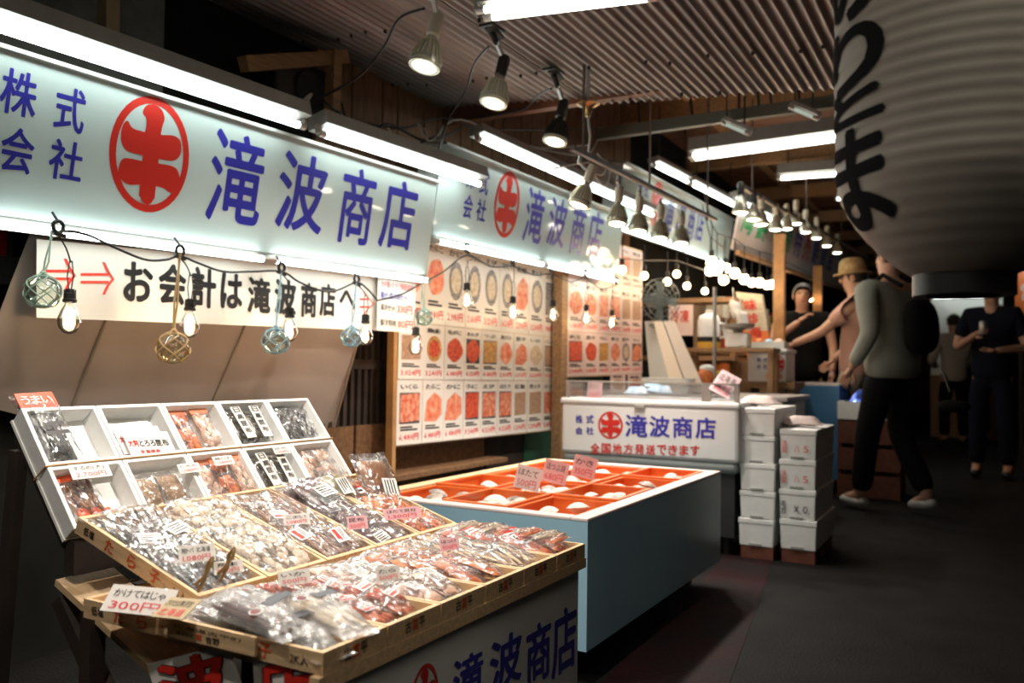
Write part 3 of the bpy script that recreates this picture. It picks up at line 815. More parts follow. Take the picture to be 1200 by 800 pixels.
# near tray: long grey pouches tied with rope, nested across the tray
POUCH = film_mat('milky_film', (.93, .93, .92), .10, .16, .22, .8, 40)
spots = [(-1.015, .955, .022, .10, 'silver'), (-1.00, .985, .036, -.30, 'cod'), (-.90, .955, .022, -.22, 'silver'), (-.90, 1.015, .040, -.25, 'cod'), (-.965, .935, .045, -.10, 'purple'), (-1.02, 1.01, .030, .12, 'cod')]
for k_, (x, y, dz, yw, con) in enumerate(spots):
    bag('long milky vacuum pouch in the nearest aisle tray, ' + ('lowest at the wall end', 'pale, under the rope ties', 'lowest at the aisle corner', 'pale, along the far side', 'dark, topmost at the near side', 'pale, at the far wall corner')[k_], 'milky pouches in the nearest aisle tray', place(x, y, ZT + dz, yw, R(4), rnd.uniform(-.2, .2)), .215, .066, .030, con, 'fish', 3, POUCH, k_, 6, 1.2)
# rope ties on two pouches
for k_, (px_, py_) in enumerate(((232, 668), (258, 655))):
    c = at_z(px_, py_ + 18, ZT + .06)
    pts = [V((0, 0, -.01)), V((.012, .004, .012)), V((.010, .010, .034)), V((.026, .006, .047)), V((.030, 0, .035)), V((.014, -.002, .015)), V((-.006, 0, .0))]
    o = MB().tube(pts, .0032, 6).build('rope_tie', m_rope, smooth=60); o.location = c
    tag(o, ('brown cord tie looped over a milky pouch, the one nearer the brown paper tag', 'brown cord tie knotted at the neck of a milky pouch, the higher one')[k_], 'cord')
# back row on the slope
BACK = [
 ('large bag of silver fish, nearest sloping tray', 'silver', 'fish', 1, .145, .085, 4),
 ('puffy bag of pale squid, second sloping tray', 'cod', 'bits', None, .14, .085, 4),
 ('bag of brown split fish, third sloping tray', 'brown', 'fish', 0, .135, .082, 4),
 ('glossy bag of purple seaweed, fourth sloping tray', 'purple', 'slab', 1, .130, .080, 4),
 ('bag of orange fish bits, fifth sloping tray', 'salmon', 'bits', 2, .115, .075, 3)]
bR = Euler((0, BT, 0)).to_matrix().to_4x4()
for i, (lab, con, kind, sty, L, W, n) in enumerate(BACK):
    g = lab.replace('bag of', 'bags of')
    for k_ in range(n):
        for c_ in range(2):
            lx = -.262 + (k_/(n-1))*.200 + rnd.uniform(-.008, .008)
            ly = .045 + c_*.068 + rnd.uniform(-.008, .008)
            M = Matrix.Translation((XBK, Y0T + .075 + i*(PW + .012), ZT + .014)) @ bR @ place(lx, ly, .016 + rnd.uniform(0, .008), rnd.uniform(-.22, .22), R(9) + rnd.uniform(-.1, .1), rnd.uniform(-.2, .2))
            bag('%s, %s from the wall, %s side' % (lab, NTH[k_], ('near', 'far')[c_]), g, M, L, W, .019, con, kind, sty if rnd.random() < .5 else None, None, k_*2 + c_ + i, 5, 1.3)
# packs standing at the far end of the table
for (px_, py_, Y, con, L, W, lab, tilt, yaw) in ((436, 574, 1.74, 'brown', .185, .115, 'tall crinkled pack of brown fish propped up at the far end of the table', 56, -.25),
                              (394, 588, 1.62, 'olive', .165, .095, 'olive and gold foil pack propped up beside the tall brown pack', 50, -.1),
                              (366, 594, 1.50, 'purple', .165, .105, 'big bag of blackish seaweed propped up beside the olive pack', 34, .2)):
    c = at_y(px_, py_, Y)
    bag(lab, None, place(c.x + .02, c.y, c.z + .015, yaw, R(tilt), 0), L, W, .034, con, 'slab', 1, None, 3, 4, 1.7)
t_ = None
# packs in the foam boxes, lying against the floors of the boxes
def in_box(i, j, u, v, w, yaw=0.0, lift=.012):
    o = FB[i, j][1]; m = Matrix((V((0, 1, 0)), UPN, BN)).transposed().to_4x4()
    m.translation = o + V((0, u*CW, 0)) + UPN*(v*SL/2) + BN*(-.045 + .006 + lift)
    return m @ Matrix.Rotation(PI/2 + yaw, 4, 'Z') @ Matrix.Rotation(w, 4, 'Y')
m_hdr = mat('red_header', (0.72, 0.10, 0.03), .35)
m_hdr2 = mat('salmon_header', (0.80, 0.30, 0.16), .35)
def header(t, L, W, H, m, txt=None, frac=.2, m2=None):
    """printed strip across the closed end of a bag"""
    mb = MB(); mb.box((L*(.5 - frac), -W*.47, H*.30), (L*.5, W*.47, H*.30 + .003)); o = mb.build('header', m, t, smooth=40)
    if txt:
        g = MB(); fr = Frame((L*(.5 - frac) , W*.40, H*.30 + .0035), (0, -1, 0), (1, 0, 0))
        put_text(g, txt, fr, 0, L*frac*.25, L*frac*.55, .0006, 0, .02, W*.8); g.build('lettering', m2 or m_paper, o)
    return o
t = bag('upright bag with a red header and black character in the nearest upper foam box', None, in_box(0, 1, .30, .62, 0, .05, .020), .19, .085, .03, 'silver', 'slab', None, None, 2, 4, 1.5)
header(t, .19, .085, .03, m_hdr, 'うまい', .2)
g = MB(); put_glyph(g, '干', Frame((-.05, .03, .028), (0, -1, 0), (1, 0, 0)), 0, 0, .05, .06, .001, 0, .05); g.build('lettering', m_black, t)
t = bag('clear bag of dried squid with red print, in the nearest lower foam box', None, in_box(0, 0, .38, .50, 0, .12, .010), .12, .085, .022, 'brown', 'strips', None, None, 5, 4, 1.3)
header(t, .12, .085, .02, m_hdr, None, .12)
g = MB(); 
for k_ in range(3): g.ball((-.045 + .006*k_, -.03 + .026*k_, .012), .016, 10, 5, 0, (1, .8, .25))
g.build('red_print', m_hdr, t, smooth=60)
for k_ in range(3):
    t = bag('white lettered pack in the second upper foam box, %s of three' % ('lowest', 'middle', 'topmost')[k_], None, in_box(1, 1, .40 + .06*k_, .48 - .13*k_, 0, .04 - .05*k_, .010 + .007*k_), .075, .125, .010, 'cod', 'slab', None, None, k_, 4, .8)
    mb = MB(); mb.box((-.034, -.056, .0125), (.034, .056, .0135)); o = mb.build('paper_band', m_paper, t)
    g = MB(); put_text(g, 'とろろ昆布', Frame((-.004, .052, .0138), (0, -1, 0), (1, 0, 0)), .026, .0, .016, .0006, 0, .03, .074); g.build('lettering', m_black, o)
    g = MB(); put_text(g, '大判', Frame((-.004, .052, .0138), (0, -1, 0), (1, 0, 0)), 0, 0, .016, .0006, 0, .03, .024); put_text(g, '北海道産', Frame((-.026, .052, .0138), (0, -1, 0), (1, 0, 0)), .02, .0, .012, .0006, 0, .03, .05); g.build('red_lettering', m_red, o)
for k_ in range(2):
    t = bag('bag of tan fish flakes in the second lower foam box, %s one' % ('nearer', 'farther')[k_], None, in_box(1, 0, .30 + .36*k_, .45, 0, .04, .012 + .003*k_), .105, .068, .024, 'flake', 'slab', None, None, k_, 4, .9)
for j in range(2):
    for k_ in range(2 if j else 3):
        nm = (('nearer', 'farther') if j else ('nearest', 'middle', 'farthest'))[k_]
        t = bag('orange headed snack bag in the third %s foam box, %s one' % (('lower', 'upper')[j], nm), None, in_box(2, j, (.26 + .30*k_) if not j else .32 + .36*k_, .52, 0, .06 - .05*k_, .012 + .004*k_), .13, .055, .016, ('salmon' if (k_+j) % 2 else 'pale'), 'bits', None, None, k_ + j, 4, 1.2)
        header(t, .13, .055, .016, m_hdr2, None, .18)
for j in range(2):
    for k_ in range(2):
        t = bag('black kelp pack, white label, in the fourth %s foam box, %s one' % (('lower', 'upper')[j], ('nearer', 'farther')[k_]), None, in_box(3, j, .30 + .36*k_, .50, 0, .05 - .07*k_, .014), .125, .072, .024, 'kelp', 'slab', None, None, k_ + j, 4, 1.4)
        mb = MB(); mb.box((-.045, -.015, .024), (.05, .015, .025)); o = mb.build('paper_label', m_paper, t)
        g = MB()
        for q in range(4): put_glyph(g, '日高昆布'[q], Frame((0, 0, .0255), (0, -1, 0), (1, 0, 0)), -.010, .032 - .021*q, .010, .048 - .021*q, .0006, 0, .02)
        g.build('lettering', m_black, o)
for j in range(2):
    for k_ in range(2):
        bag('silvery bag of white fish in the farthest %s foam box, %s one' % (('lower', 'upper')[j], ('nearer', 'farther')[k_]), None, in_box(4, j, .30 + .36*k_, .50, 0, .05 - .05*k_, .014), .13, .072, .024, ('silver' if j else 'pale'), 'bits', None, None, k_ + j, 4, 1.7)

# --- price cards standing among the goods
m_cardred = mat('card_red', (0.75, 0.06, 0.08), .5)
def price_card(label, c, U, Vv, w, h, top, price, paper=None, stand=None):
    c = V(c); t = thing('price_card', label, 'price card', c)
    fr = Frame((0, 0, 0), U, V(Vv) - V(U).normalized() * V(Vv).dot(V(U).normalized()))
    mb = MB(); mb.add([fr.p(a, b, l) for l in (-.0015, 0) for a, b in ((-w/2, -h/2), (w/2, -h/2), (w/2, h/2), (-w/2, h/2))], [(3,2,1,0),(4,5,6,7),(0,1,5,4),(1,2,6,5),(2,3,7,6),(3,0,4,7)])
    mb.build('card', paper or m_paper, t)
    g = MB(); put_text(g, top, fr, -w*.42, h*.08, h*.27, .0008, 0, .012, w*.8); g.build('lettering', m_black, t)
    g = MB(); put_text(g, price, fr, -w*.40, -h*.38, h*.32, .0008, 0, .012, w*.78); g.build('price', m_cardred, t)
    if stand is not None:
        s_ = MB(); s_.tube([fr.p(0, -h*.5, -.002), fr.p(0, -h*.5 - stand*.5, -.004), fr.p(0, -h*.5 - stand, 0)], .0016, 6)
        p0 = fr.p(0, -h*.5 - stand, 0)
        s_.tube([p0 + V((math.cos(a)*.02, math.sin(a)*.02, 0)) for a in [k*2*PI/16 for k in range(17)]], .0014, 6)
        s_.build('stand', film_mat('clear_stand', (.9, .9, .9), .3, .05, .05, 0), t, smooth=60)
    return t
CU = V((.45, .89, 0)); CV = V((-.35, .17, .9))
for (x, y, z, w, h, a, b, lab) in (
    (106, 551, .775, .082, .034, 'するめ(大)', '2,700円', 'price card reading surume 2,700 yen on the nearest leaning foam box'),
    (222, 548, .765, .055, .024, 'とろろ', '1,080円', 'small price card lying on the second leaning foam box'),
    (262, 539, .765, .055, .024, '鮭とば', '1,080円', 'small price card lying on the third leaning foam box'),
    (330, 527, .80, .050, .022, '昆布', '1,300円', 'small price card lying on the fourth leaning foam box')):
    p = at_p(x, y, A0 + BN*.008, BN); price_card(lab, p, V((.05, 1, 0)), UPN, w, h, a, b)
for (x, y, z, w, h, a, b, lab) in (
    (231, 648, .675, .060, .030, '鮭トバ 北海道', '1,080円', 'white price card with red figures on the nearest sloping tray'),
    (472, 601, .66, .095, .026, 'ほたて貝柱', '1,300円', 'wide pink price card at the far end of the table beside the tub'),
    (419, 612, .67, .045, .028, '昆布', '500円', 'small pink price card in front of the olive pack'),
    (348, 608, .68, .055, .022, 'こまい', '1,080円', 'small white price card on the third sloping tray'),
    (268, 664, .645, .05, .022, '鮭', '980円', 'white price card with a red strip among the pouches'),
    (345, 676, .64, .055, .024, 'いか', '500円', 'white price card on the second aisle tray'),
    (455, 672, .64, .045, .024, 'たら', '500円', 'small white price card on the third aisle tray'),
    (527, 637, .64, .045, .026, 'ほっけ', '500円', 'small pink price card on the fifth aisle tray')):
    p = at_z(x, y, z); price_card(lab, p, CU, CV, w, h, a, b, m_pink if 'pink' in lab else None)
p = at_z(163, 703, ZT + .055); price_card('white card with hand-brushed black writing in the jutting near tray', p, V((1, .25, 0)), V((-.2, .5, .6)), .12, .045, 'かけてはじゃ', '300円')
p = at_z(207, 712, ZT + .058)
t = price_card('brown paper tag with printed lines hanging over the near tray', p, V((1, .10, .05)), V((-.1, .85, .40)), .062, .045, 'さけとば無添加', '北海道', mat('kraft', (.50, .40, .25), .6))
# loose little tails of the tray goods: strips across the farthest tray
for k_ in range(8):
    x = -.83 - .035*k_; y = Y0T + 5*PW + .075 + rnd.uniform(-.012, .012)
    bag('narrow stick pack across the sixth aisle tray, %s from the aisle' % NTH[k_], 'narrow stick packs across the sixth aisle tray', place(x, y, ZT + .046 + .003*(k_ % 3), PI/2 + rnd.uniform(-.25, .25), 0, 0), .11, .026, .012, ('cod' if k_ % 2 else 'salmon'), 'strips', None, None, k_, 3)

# ================================================================== THE BLUE TUB OF SHELLFISH
TX0, TX1, TY0, TY1, TZ0, TZ1 = -2.02, -1.10, 2.46, 3.97, .117, .53
tub = thing('fish_tub', 'pale blue insulated tub with a pinkish white rim, full of orange trays', 'tub', ((TX0+TX1)/2, (TY0+TY1)/2, TZ0))
def rb(x0, y0, z0, x1, y1, z1): c = tub.location; return (x0-c.x, y0-c.y, z0-c.z), (x1-c.x, y1-c.y, z1-c.z)
mb = MB(); mb.box(*rb(TX0, TY0, TZ0, TX1, TY1, TZ0+.05))
for q in ((TX0, TY0, TZ0+.05, TX0+.045, TY1, TZ1-.012), (TX1-.045, TY0, TZ0+.05, TX1, TY1, TZ1-.012), (TX0+.045, TY0, TZ0+.05, TX1-.045, TY0+.045, TZ1-.012), (TX0+.045, TY1-.045, TZ0+.05, TX1-.045, TY1, TZ1-.012)): mb.box(*rb(*q))
mb.build('shell', m_tubblue, tub)
for q in ((TX0, TY0, TZ1-.012, TX0+.06, TY1, TZ1), (TX1-.06, TY0, TZ1-.012, TX1, TY1, TZ1), (TX0+.06, TY0, TZ1-.012, TX1-.06, TY0+.05, TZ1), (TX0+.06, TY1-.06, TZ1-.012, TX1-.06, TY1, TZ1)):
    b = MB(); b.box(*rb(*q)); b.build('rim', m_rim if q[0] > TX0 + .02 else m_wood, tub, bevel=.004)
b = MB(); b.box(*rb(TX0+.045, TY0+.045, TZ1-.10, TX1-.045, TY1-.045, TZ1-.095)); b.build('false_floor', mat('wet_wood', (.20, .10, .04), .25, var=.2), tub)
for x in (TX0+.1, TX1-.12):
    for y in (TY0+.12, TY1-.12):
        b = MB(); b.lathe([(.0, -.012), (.04, -.012), (.046, 0), (.04, .012), (0, .012)], 16, V((x, y, .047)) - tub.location, (1, 0, 0)).box(*rb(x-.025, y-.025, .06, x+.025, y+.025, TZ0)); b.build('caster', m_blk, tub, smooth=40)
NXT, NYT = 3, 4
tw, tl = (TX1-TX0-.13)/NXT, (TY1-TY0-.13)/NYT
m_shell = mat('shellfish', (.52, .46, .38), .5, col2=(.80, .76, .70), vscale=30, bump=.4, bscale=80)
m_shell2 = mat('dark_shellfish', (.20, .17, .15), .4, col2=(.45, .38, .32), vscale=40, bump=.4, bscale=80)
shells = []
POS = {(0, 0): 'near wall corner', (1, 0): 'near middle', (2, 0): 'near aisle corner'}
for i in range(NXT):
    for j in range(NYT):
        x0 = TX0 + .065 + i*tw; y0 = TY0 + .065 + j*tl
        t = thing('orange_tray', 'orange tray in the blue tub, %s column, %s row from the near end' % (('wall side', 'middle', 'aisle side')[i], ('first', 'second', 'third', 'fourth')[j]), 'tray', (x0 + tw/2, y0 + tl/2, TZ1 - .094))
        zt = .082 + .010*((i + j) % 2)
        b = MB(); open_tray(b, -tw/2+.004, tw/2-.004, -tl/2+.004, tl/2-.004, 0, zt, .006, .004); b.build('basin', m_orange, t)
        b = MB()
        for q in ((-tw/2, -tl/2, tw/2, -tl/2+.014), (-tw/2, tl/2-.014, tw/2, tl/2), (-tw/2, -tl/2+.014, -tw/2+.014, tl/2-.014), (tw/2-.014, -tl/2+.014, tw/2, tl/2-.014)): b.box((q[0], q[1], zt-.004), (q[2], q[3], zt+.004))
        b.build('lip', m_orange, t)
        w_ = MB(); w_.add([(-tw/2+.01, -tl/2+.01, .03), (tw/2-.01, -tl/2+.01, .03), (tw/2-.01, tl/2-.01, .03), (-tw/2+.01, tl/2-.01, .03)], [(0,1,2,3)])
        w_.build('water', film_mat('water', (.9, .9, .88), .06, .02, 0, .3, 25), t)
        nshell = {(0, 0): 5, (1, 0): 9, (1, 1): 8, (2, 1): 5, (0, 1): 4, (2, 2): 4, (1, 2): 6, (0, 2): 4, (2, 0): 2}.get((i, j), 3)
        for k_ in range(nshell):
            for _try in range(30):
                x = x0 + rnd.uniform(.06, tw-.06); y = y0 + rnd.uniform(.06, tl-.06)
                if all((x-a)**2 + (y-b_)**2 > .0052 for a, b_ in shells): break
            shells.append((x, y))
            r_ = rnd.uniform(.036, .048); b = MB()
            # fan-ribbed shell: two domed valves
            for sg in (1, -1):
                vs = []; fs = []
                for a in range(7):
                    for k2 in range(21):
                        t_ = 2*PI*k2/20; rr = r_*a/6*(1 + .035*math.cos(t_*11)); vs.append((rr*math.cos(t_), rr*math.sin(t_)*.88, sg*(r_*.42*(1-(a/6)**2)) ))
                for a in range(6):
                    for k2 in range(20): q = a*21+k2; f = (q, q+21, q+22, q+1); fs.append(f if sg > 0 else f[::-1])
                b.add(vs, fs)
            o = b.build('shellfish', m_shell if rnd.random() < .65 else m_shell2, smooth=60); o.location = (x, y, TZ1 - .094 + .066); o.rotation_euler = (rnd.uniform(-.3, .3), rnd.uniform(-.3, .3), rnd.uniform(0, 6))
            tag(o, NTH[k_] + ' ribbed shellfish of the %s column of orange trays, %s row' % (('wall side', 'middle', 'aisle side')[i], ('first', 'second', 'third', 'fourth')[j]), 'shellfish', 'shellfish of the %s column, row %s' % (('wall side', 'middle', 'aisle side')[i], ('one', 'two', 'three', 'four')[j]))
for (x, y, X, a, b, lab) in ((619, 560, -1.52, 'ほたて', '500円', 'pink edged price card on a clear stand in the blue tub, nearest of three'),
                      (651, 553, -1.50, '活つぶ貝', '680円', 'pink price card on a clear stand in the blue tub, middle of three'),
                      (685, 547, -1.46, 'かき', '350円', 'pink price card on a clear stand in the blue tub, nearest the freezer')):
    c = at_x(x, y, X); price_card(lab, c, V((.95, .35, -.22)), V((-.12, .1, 1)), .098, .088, a, b, m_pink if lab[5] != 'e' else mat('pale_pink', (.85, .70, .68), .45), stand=.07)

# ================================================================== THE WHITE CHEST FREEZER
FYF = 4.58
pa, pb = at_y(658, 470, FYF), at_y(866, 474, FYF)
FX0, FX1 = pa.x, pb.x; FZ1 = .825; FZ0 = .44; FYB = FYF + .72
fz = thing('chest_freezer', 'white chest freezer with blue and red shop print behind the blue tub', 'freezer', (FX0, FYF, 0))
W = FX1 - FX0; D = FYB - FYF
m_fz = mat('freezer_white', (.74, .75, .74), .3); m_fzg = mat('freezer_grey', (.20, .23, .23), .4)
b = MB(); b.box((0, 0, FZ0 + .06), (W, D, FZ1 - .03)); b.build('body', m_fz, fz, bevel=.02)
b = MB(); b.box((.006, .006, FZ0), (W - .006, D - .006, FZ0 + .065)); b.build('skirt', m_fzg, fz, bevel=.025)
b = MB(); b.box((-.008, -.008, FZ1 - .035), (W + .008, .06, FZ1)); b.build('rim', m_fz, fz, bevel=.012)
for q in ((-.008, .06, .06, D + .01), (W - .06, .06, W + .008, D + .01), (.06, D - .05, W - .06, D + .01)):
    b = MB(); b.box((q[0], q[1], FZ1 - .035), (q[2], q[3], FZ1)); b.build('rim', m_fz, fz, bevel=.008)
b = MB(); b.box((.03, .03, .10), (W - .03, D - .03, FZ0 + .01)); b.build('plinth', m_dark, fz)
for x in (.08, W - .08):
    for y in (.08, D - .08): b = MB(); b.lathe([(.02, 0), (.02, .11)], 10, (x, y, 0), caps=True); b.build('foot', m_blk, fz)
b = MB(); b.box((W*.44, -.016, FZ1 - .05), (W*.50, -.006, FZ1 - .03)); b.build('latch', m_alu, fz, bevel=.003)
b = MB(); b.box((.06, .06, FZ1 - .02), (W - .06, D - .05, FZ1 - .012)); b.build('cover', mat('pinkish_cover', (.78, .62, .60), .35), fz)
# glass guard on the rim
for x in (.02, W*.80, W - .03):
    b = MB(); b.box((x, .02, FZ1), (x + (.025 if x < W*.7 or x > W*.9 else .05), .035, FZ1 + .10)); b.build('guard_post', m_alu, fz)
b = MB(); b.box((.045, .024, FZ1 + .004), (W - .03, .030, FZ1 + .094)); b.build('guard_glass', film_mat('guard_glass', (.85, .87, .88), .12, .05, .10, 0), fz)
b = MB(); b.box((.02, .018, FZ1 + .094), (W - .005, .036, FZ1 + .104)); b.build('guard_rail', m_alu, fz)
ff = Frame((-0, 0, 0), (1, 0, 0), (0, 0, 1)); fw_ = Frame((FX0, FYF, 0), (1, 0, 0), (0, 0, 1))
def on_fz(items, nm, m, bold=.02):
    mb = MB()
    for ch, x0, y0, x1, y1 in items:
        xm, ym = (x0+x1)/2, (y0+y1)/2
        put_glyph(mb, ch, ff, fw_.uv(x0, ym)[0], fw_.uv(xm, y1)[1], fw_.uv(x1, ym)[0], fw_.uv(xm, y0)[1], .002, 0, bold)
    mb.build(nm, m, fz)
on_fz([('株', 674.5, 486, 683, 496), ('式', 687, 486, 696, 496), ('会', 674.5, 500, 683, 509), ('社', 687, 500, 696, 509)], 'lettering', m_blue, .03)
on_fz([('滝', 733, 486, 759, 512), ('波', 761, 487, 785, 512), ('商', 788, 488, 812, 513), ('店', 815, 489, 839, 514)], 'lettering', m_blue, .03)
on_fz([(ch, 692 + i*13, 519 + i*.3, 703 + i*13, 531 + i*.3) for i, ch in enumerate('全国地方発送できます')], 'red_lettering', m_red, .03)
mb = MB(); c0, c1 = fw_.uv(701, 498), fw_.uv(730, 498); e0, e1 = fw_.uv(715, 514), fw_.uv(715, 482)
emblem(mb, ff, (c0[0]+c1[0])/2, (e0[1]+e1[1])/2, (c1[0]-c0[0])/2, (e1[1]-e0[1])/2, .002); mb.build('emblem', m_red, fz)
# things lying on the freezer
c = at_y(697, 447, FYF + .10); price_card('pink price card standing at the near corner of the freezer top', (c.x, c.y, FZ1 + .045), V((1, .1, 0)), V((-.1, .2, 1)), .09, .11, '毛がに', '3,980円', m_pink)
c = at_y(850, 449, FYF + .06)
price_card('large pinkish menu card leaning off the corner of the freezer', (c.x, c.y, FZ1 + .10), V((.8, .1, -.42)), V((-.35, .3, .55)), .12, .17, '北海道', '全国発送', mat('menu_print', (.70, .45, .50), .3, col2=(.85, .70, .68), vscale=40))
t = thing('ice_pack', 'blue and white plastic bag lying on the freezer top', 'bag', (at_y(757, 452, FYF + .2).x, FYF + .22, FZ1 + .02))
for k_, (dx, dy) in enumerate(((-.05, 0), (.05, .02), (0, .09))):
    bag_mesh(.15, .10, .05, 30 + k_, 10, 8, 1.4).build('pouch', mat('blue_pack', (.25, .50, .75), .2, col2=(.8, .85, .9), vscale=20), t, smooth=60); 
    o = kids(t)[-1] if False else None
for k_, o in enumerate([o for o in bpy.data.objects if o.parent == t]): o.location = ((-.06, 0, .01), (.07, .02, .02), (.0, .10, .035))[k_]; o.rotation_euler = (0, .1*k_, k_*.8)

# ================================================================== STACKED FOAM BOXES ON PALLETS
def foam_stack(xa, xb, Y, yb, n, hb, z0, lab, marks):
    X0, X1 = at_y(xa, 560, Y).x, at_y(xb, 560, Y).x; D = yb
    t = thing('wooden_pallet', 'reddish brown wooden base under the %s' % lab, 'pallet', (X0, Y, 0))
    for k_ in range(3):
        b = MB(); b.box((.01, .01 + k_*(D-.10)/2, 0), (X1-X0-.01, .09 + k_*(D-.10)/2, z0 - .002)); b.build('bearer', mat('red_timber', (.14, .045, .025), .6, var=.2), t)
    for k_ in range(n):
        pos = ('lowest', 'second from the floor', 'third from the floor', 'fourth from the floor', 'fifth from the floor')[k_]
        if k_ == n - 1: pos = 'topmost'
        jx, jy = rnd.uniform(-.004, .004), rnd.uniform(-.003, .006)
        t = thing('shipping_box', 'white foam shipping box, %s in the %s' % (pos, lab), 'box', (X0 + jx, Y + jy, z0 + k_*hb), group=None)
        W = X1 - X0
        b = MB(); b.add([(x, y, z) for z, s_ in ((0, .006), (hb*.80, .002)) for x, y in ((s_, s_), (W-s_, s_), (W-s_, D-s_), (s_, D-s_))], [(3,2,1,0),(4,5,6,7),(0,1,5,4),(1,2,6,5),(2,3,7,6),(3,0,4,7)])
        b.build('tub', m_foam, t, bevel=.005)
        b = MB(); b.box((-.001, -.001, hb*.80), (W+.001, D+.001, hb - .001)); b.build('lid', m_foam, t, bevel=.005)
        b = MB(); b.box((W*.30, -.002, .004), (W*.66, .004, .014)); b.build('finger_slot', mat('slot_shadow', (.30, .30, .28), .8), t)
        if k_ in marks:
            fr = Frame((0, 0, 0), (1, 0, 0), (0, 0, 1)); g = MB()
            txt, m_ = marks[k_]
            put_glyph(g, txt[0], fr, W*.07, hb*.40, W*.20, hb*.62, .003, 0, .02); put_glyph(g, txt[1], fr, W*.07, hb*.18, W*.20, hb*.39, .003, 0, .02); g.build('marking', m_, t)
            for q, ch in enumerate(txt[2:]):
                g = MB(); put_glyph(g, ch, fr, W*(.42 + .24*q), hb*.24, W*(.54 + .24*q), hb*.46, .003, 0, .0); g.build('marking', m_, t)
    return X0, X1
pr = mat('marker_red', (.70, .12, .08), .5)
sx0, sx1 = foam_stack(866, 908, 4.62, .56, 5, .147, .066, 'taller stack beside the freezer', {})
foam_stack(913.5, 957, 4.64, .58, 4, .157, .068, 'shorter stack with marker writing', {3: ('活貝ハ5', pr), 2: ('活貝ハ5', pr), 1: ('毛ガ×0', m_black)})
for k_, (x, y, Y, z) in enumerate(((890, 470, 4.85, .066 + 5*.147), (940, 498, 4.85, .068 + 4*.157))):
    c = at_y(x, y, Y); t = thing('wrapped_fish', ('pale wrapped fish laid on top of the taller box stack', 'pale wrapped fish laid on top of the shorter box stack')[k_], 'fish', (c.x, Y, z))
    bag_mesh(.22, .13, .05, 60 + k_, 12, 9, 1.3).build('wrapping', mat('pinkish_wrap', (.75, .62, .58), .3), t, smooth=60)
    [o for o in bpy.data.objects if o.parent == t][0].location = (0, 0, .018)
    MB().ball((0, 0, .03), .07, 10, 6, 0, (1, .5, .3)).build('fish', CON['pale'], t, smooth=60)
# ================================================================== LAMPS, BULBS AND FLOATS
m_fin = mat('lamp_fin', (.60, .60, .46), .3, .4)
m_par_dark = mat('dark_shade', (.02, .022, .018), .35)
def par_lamp(name, label, base, lens, r=.056, sock=None, clamp=True, group=None, lit=True, tilt=(0, 0, -1), shade=False, power=None, fins=True):
    base, lens = V(base), V(lens); ax = V(tilt).normalized()
    t = thing(name, label, 'lamp', base, group=group); q = lens - base; sock = sock or m_blk
    k = r/.056
    top = q - ax*.125*k                                          # where the bulb meets its socket
    if clamp:
        b = MB(); b.obox((0, 0, -.006), (.034, 0, 0), (0, .05, 0), (0, 0, .006)); b.obox((.006, .012, -.022), (.022, 0, .004), (0, .045, -.012), (0, 0, .005))
        b.build('clamp', m_blk, t, bevel=.002)
        e = top - ax*.07*k
        b = MB(); b.bar((0, 0, -.02), e*.55 + V((0, -.010, 0)), .014, .02); b.build('arm', sock, t)
        b = MB(); b.bar(e*.50 + V((0, -.010, 0)), e, .013, .018); b.tube([e*.52 + V((-.016, -.01, 0)), e*.52 + V((.016, -.01, 0))], .008, 8); b.build('arm', m_alu, t, smooth=40)
    else:
        b = MB(); b.tube([(0, 0, 0), (0, .004, -.03), top*.5 + V((.006, 0, 0)), top - ax*.07*k], .009, 8); b.ball((0, 0, -.03), .014, 8, 6); b.build('stem', m_alu, t, smooth=50)
    b = MB(); b.lathe([(.0, -.085*k), (.020*k, -.085*k), (.025*k, -.07*k), (.024*k, .0), (.018*k, .006*k)], 14, top, ax); b.build('socket', sock, t, smooth=40)
    rr = MB(); rr.lathe([(.016*k, .0), (.019*k, .018*k), (.034*k, .042*k), (.047*k, .075*k), (.055*k, .105*k), (.056*k, .120*k), (.050*k, .125*k)], 22, top, ax)
    rr.build('reflector', m_parglass if not shade else m_par_dark, t, smooth=40)
    if fins:
        f = MB(); a = ax.cross(V((0, 1, 0))).normalized(); c = ax.cross(a)
        for i in range(20):
            th = 2*PI*i/20; d = a*math.cos(th) + c*math.sin(th); sd = ax.cross(d)
            f.add([top + d*.019*k + ax*.020*k - sd*.0015, top + d*.036*k + ax*.030*k - sd*.0015, top + d*.060*k + ax*.100*k - sd*.0015, top + d*.052*k + ax*.100*k - sd*.0015,
                   top + d*.019*k + ax*.020*k + sd*.0015, top + d*.036*k + ax*.030*k + sd*.0015, top + d*.060*k + ax*.100*k + sd*.0015, top + d*.052*k + ax*.100*k + sd*.0015],
                  [(0,1,2,3),(7,6,5,4),(0,4,5,1),(1,5,6,2),(2,6,7,3)])
        tag(f.build('cooling_fin', m_fin if not shade else m_par_dark, t), kind='stuff')
    b = MB(); b.lathe([(.056*k, .112*k), (.058*k, .118*k), (.056*k, .127*k), (.043*k, .127*k)], 22, top, ax); b.build('rim', m_fin, t, smooth=40)
    b = MB(); b.lathe([(.0005, .137*k), (.022*k, .1345*k), (.038*k, .129*k), (.044*k, .1235*k)], 20, top, ax); b.build('lens', m_lens, t, smooth=60)
    if lit:
        light('SPOT', power or LAMP_W, LAMP_C, q + ax*.020, t, .035, R(115), .7, rot=V((0, 0, -1)).rotation_difference(ax).to_euler())
    return t
XL = -1.80
def under_roof(x, y): return V((x, y, roofz(x) - .012))
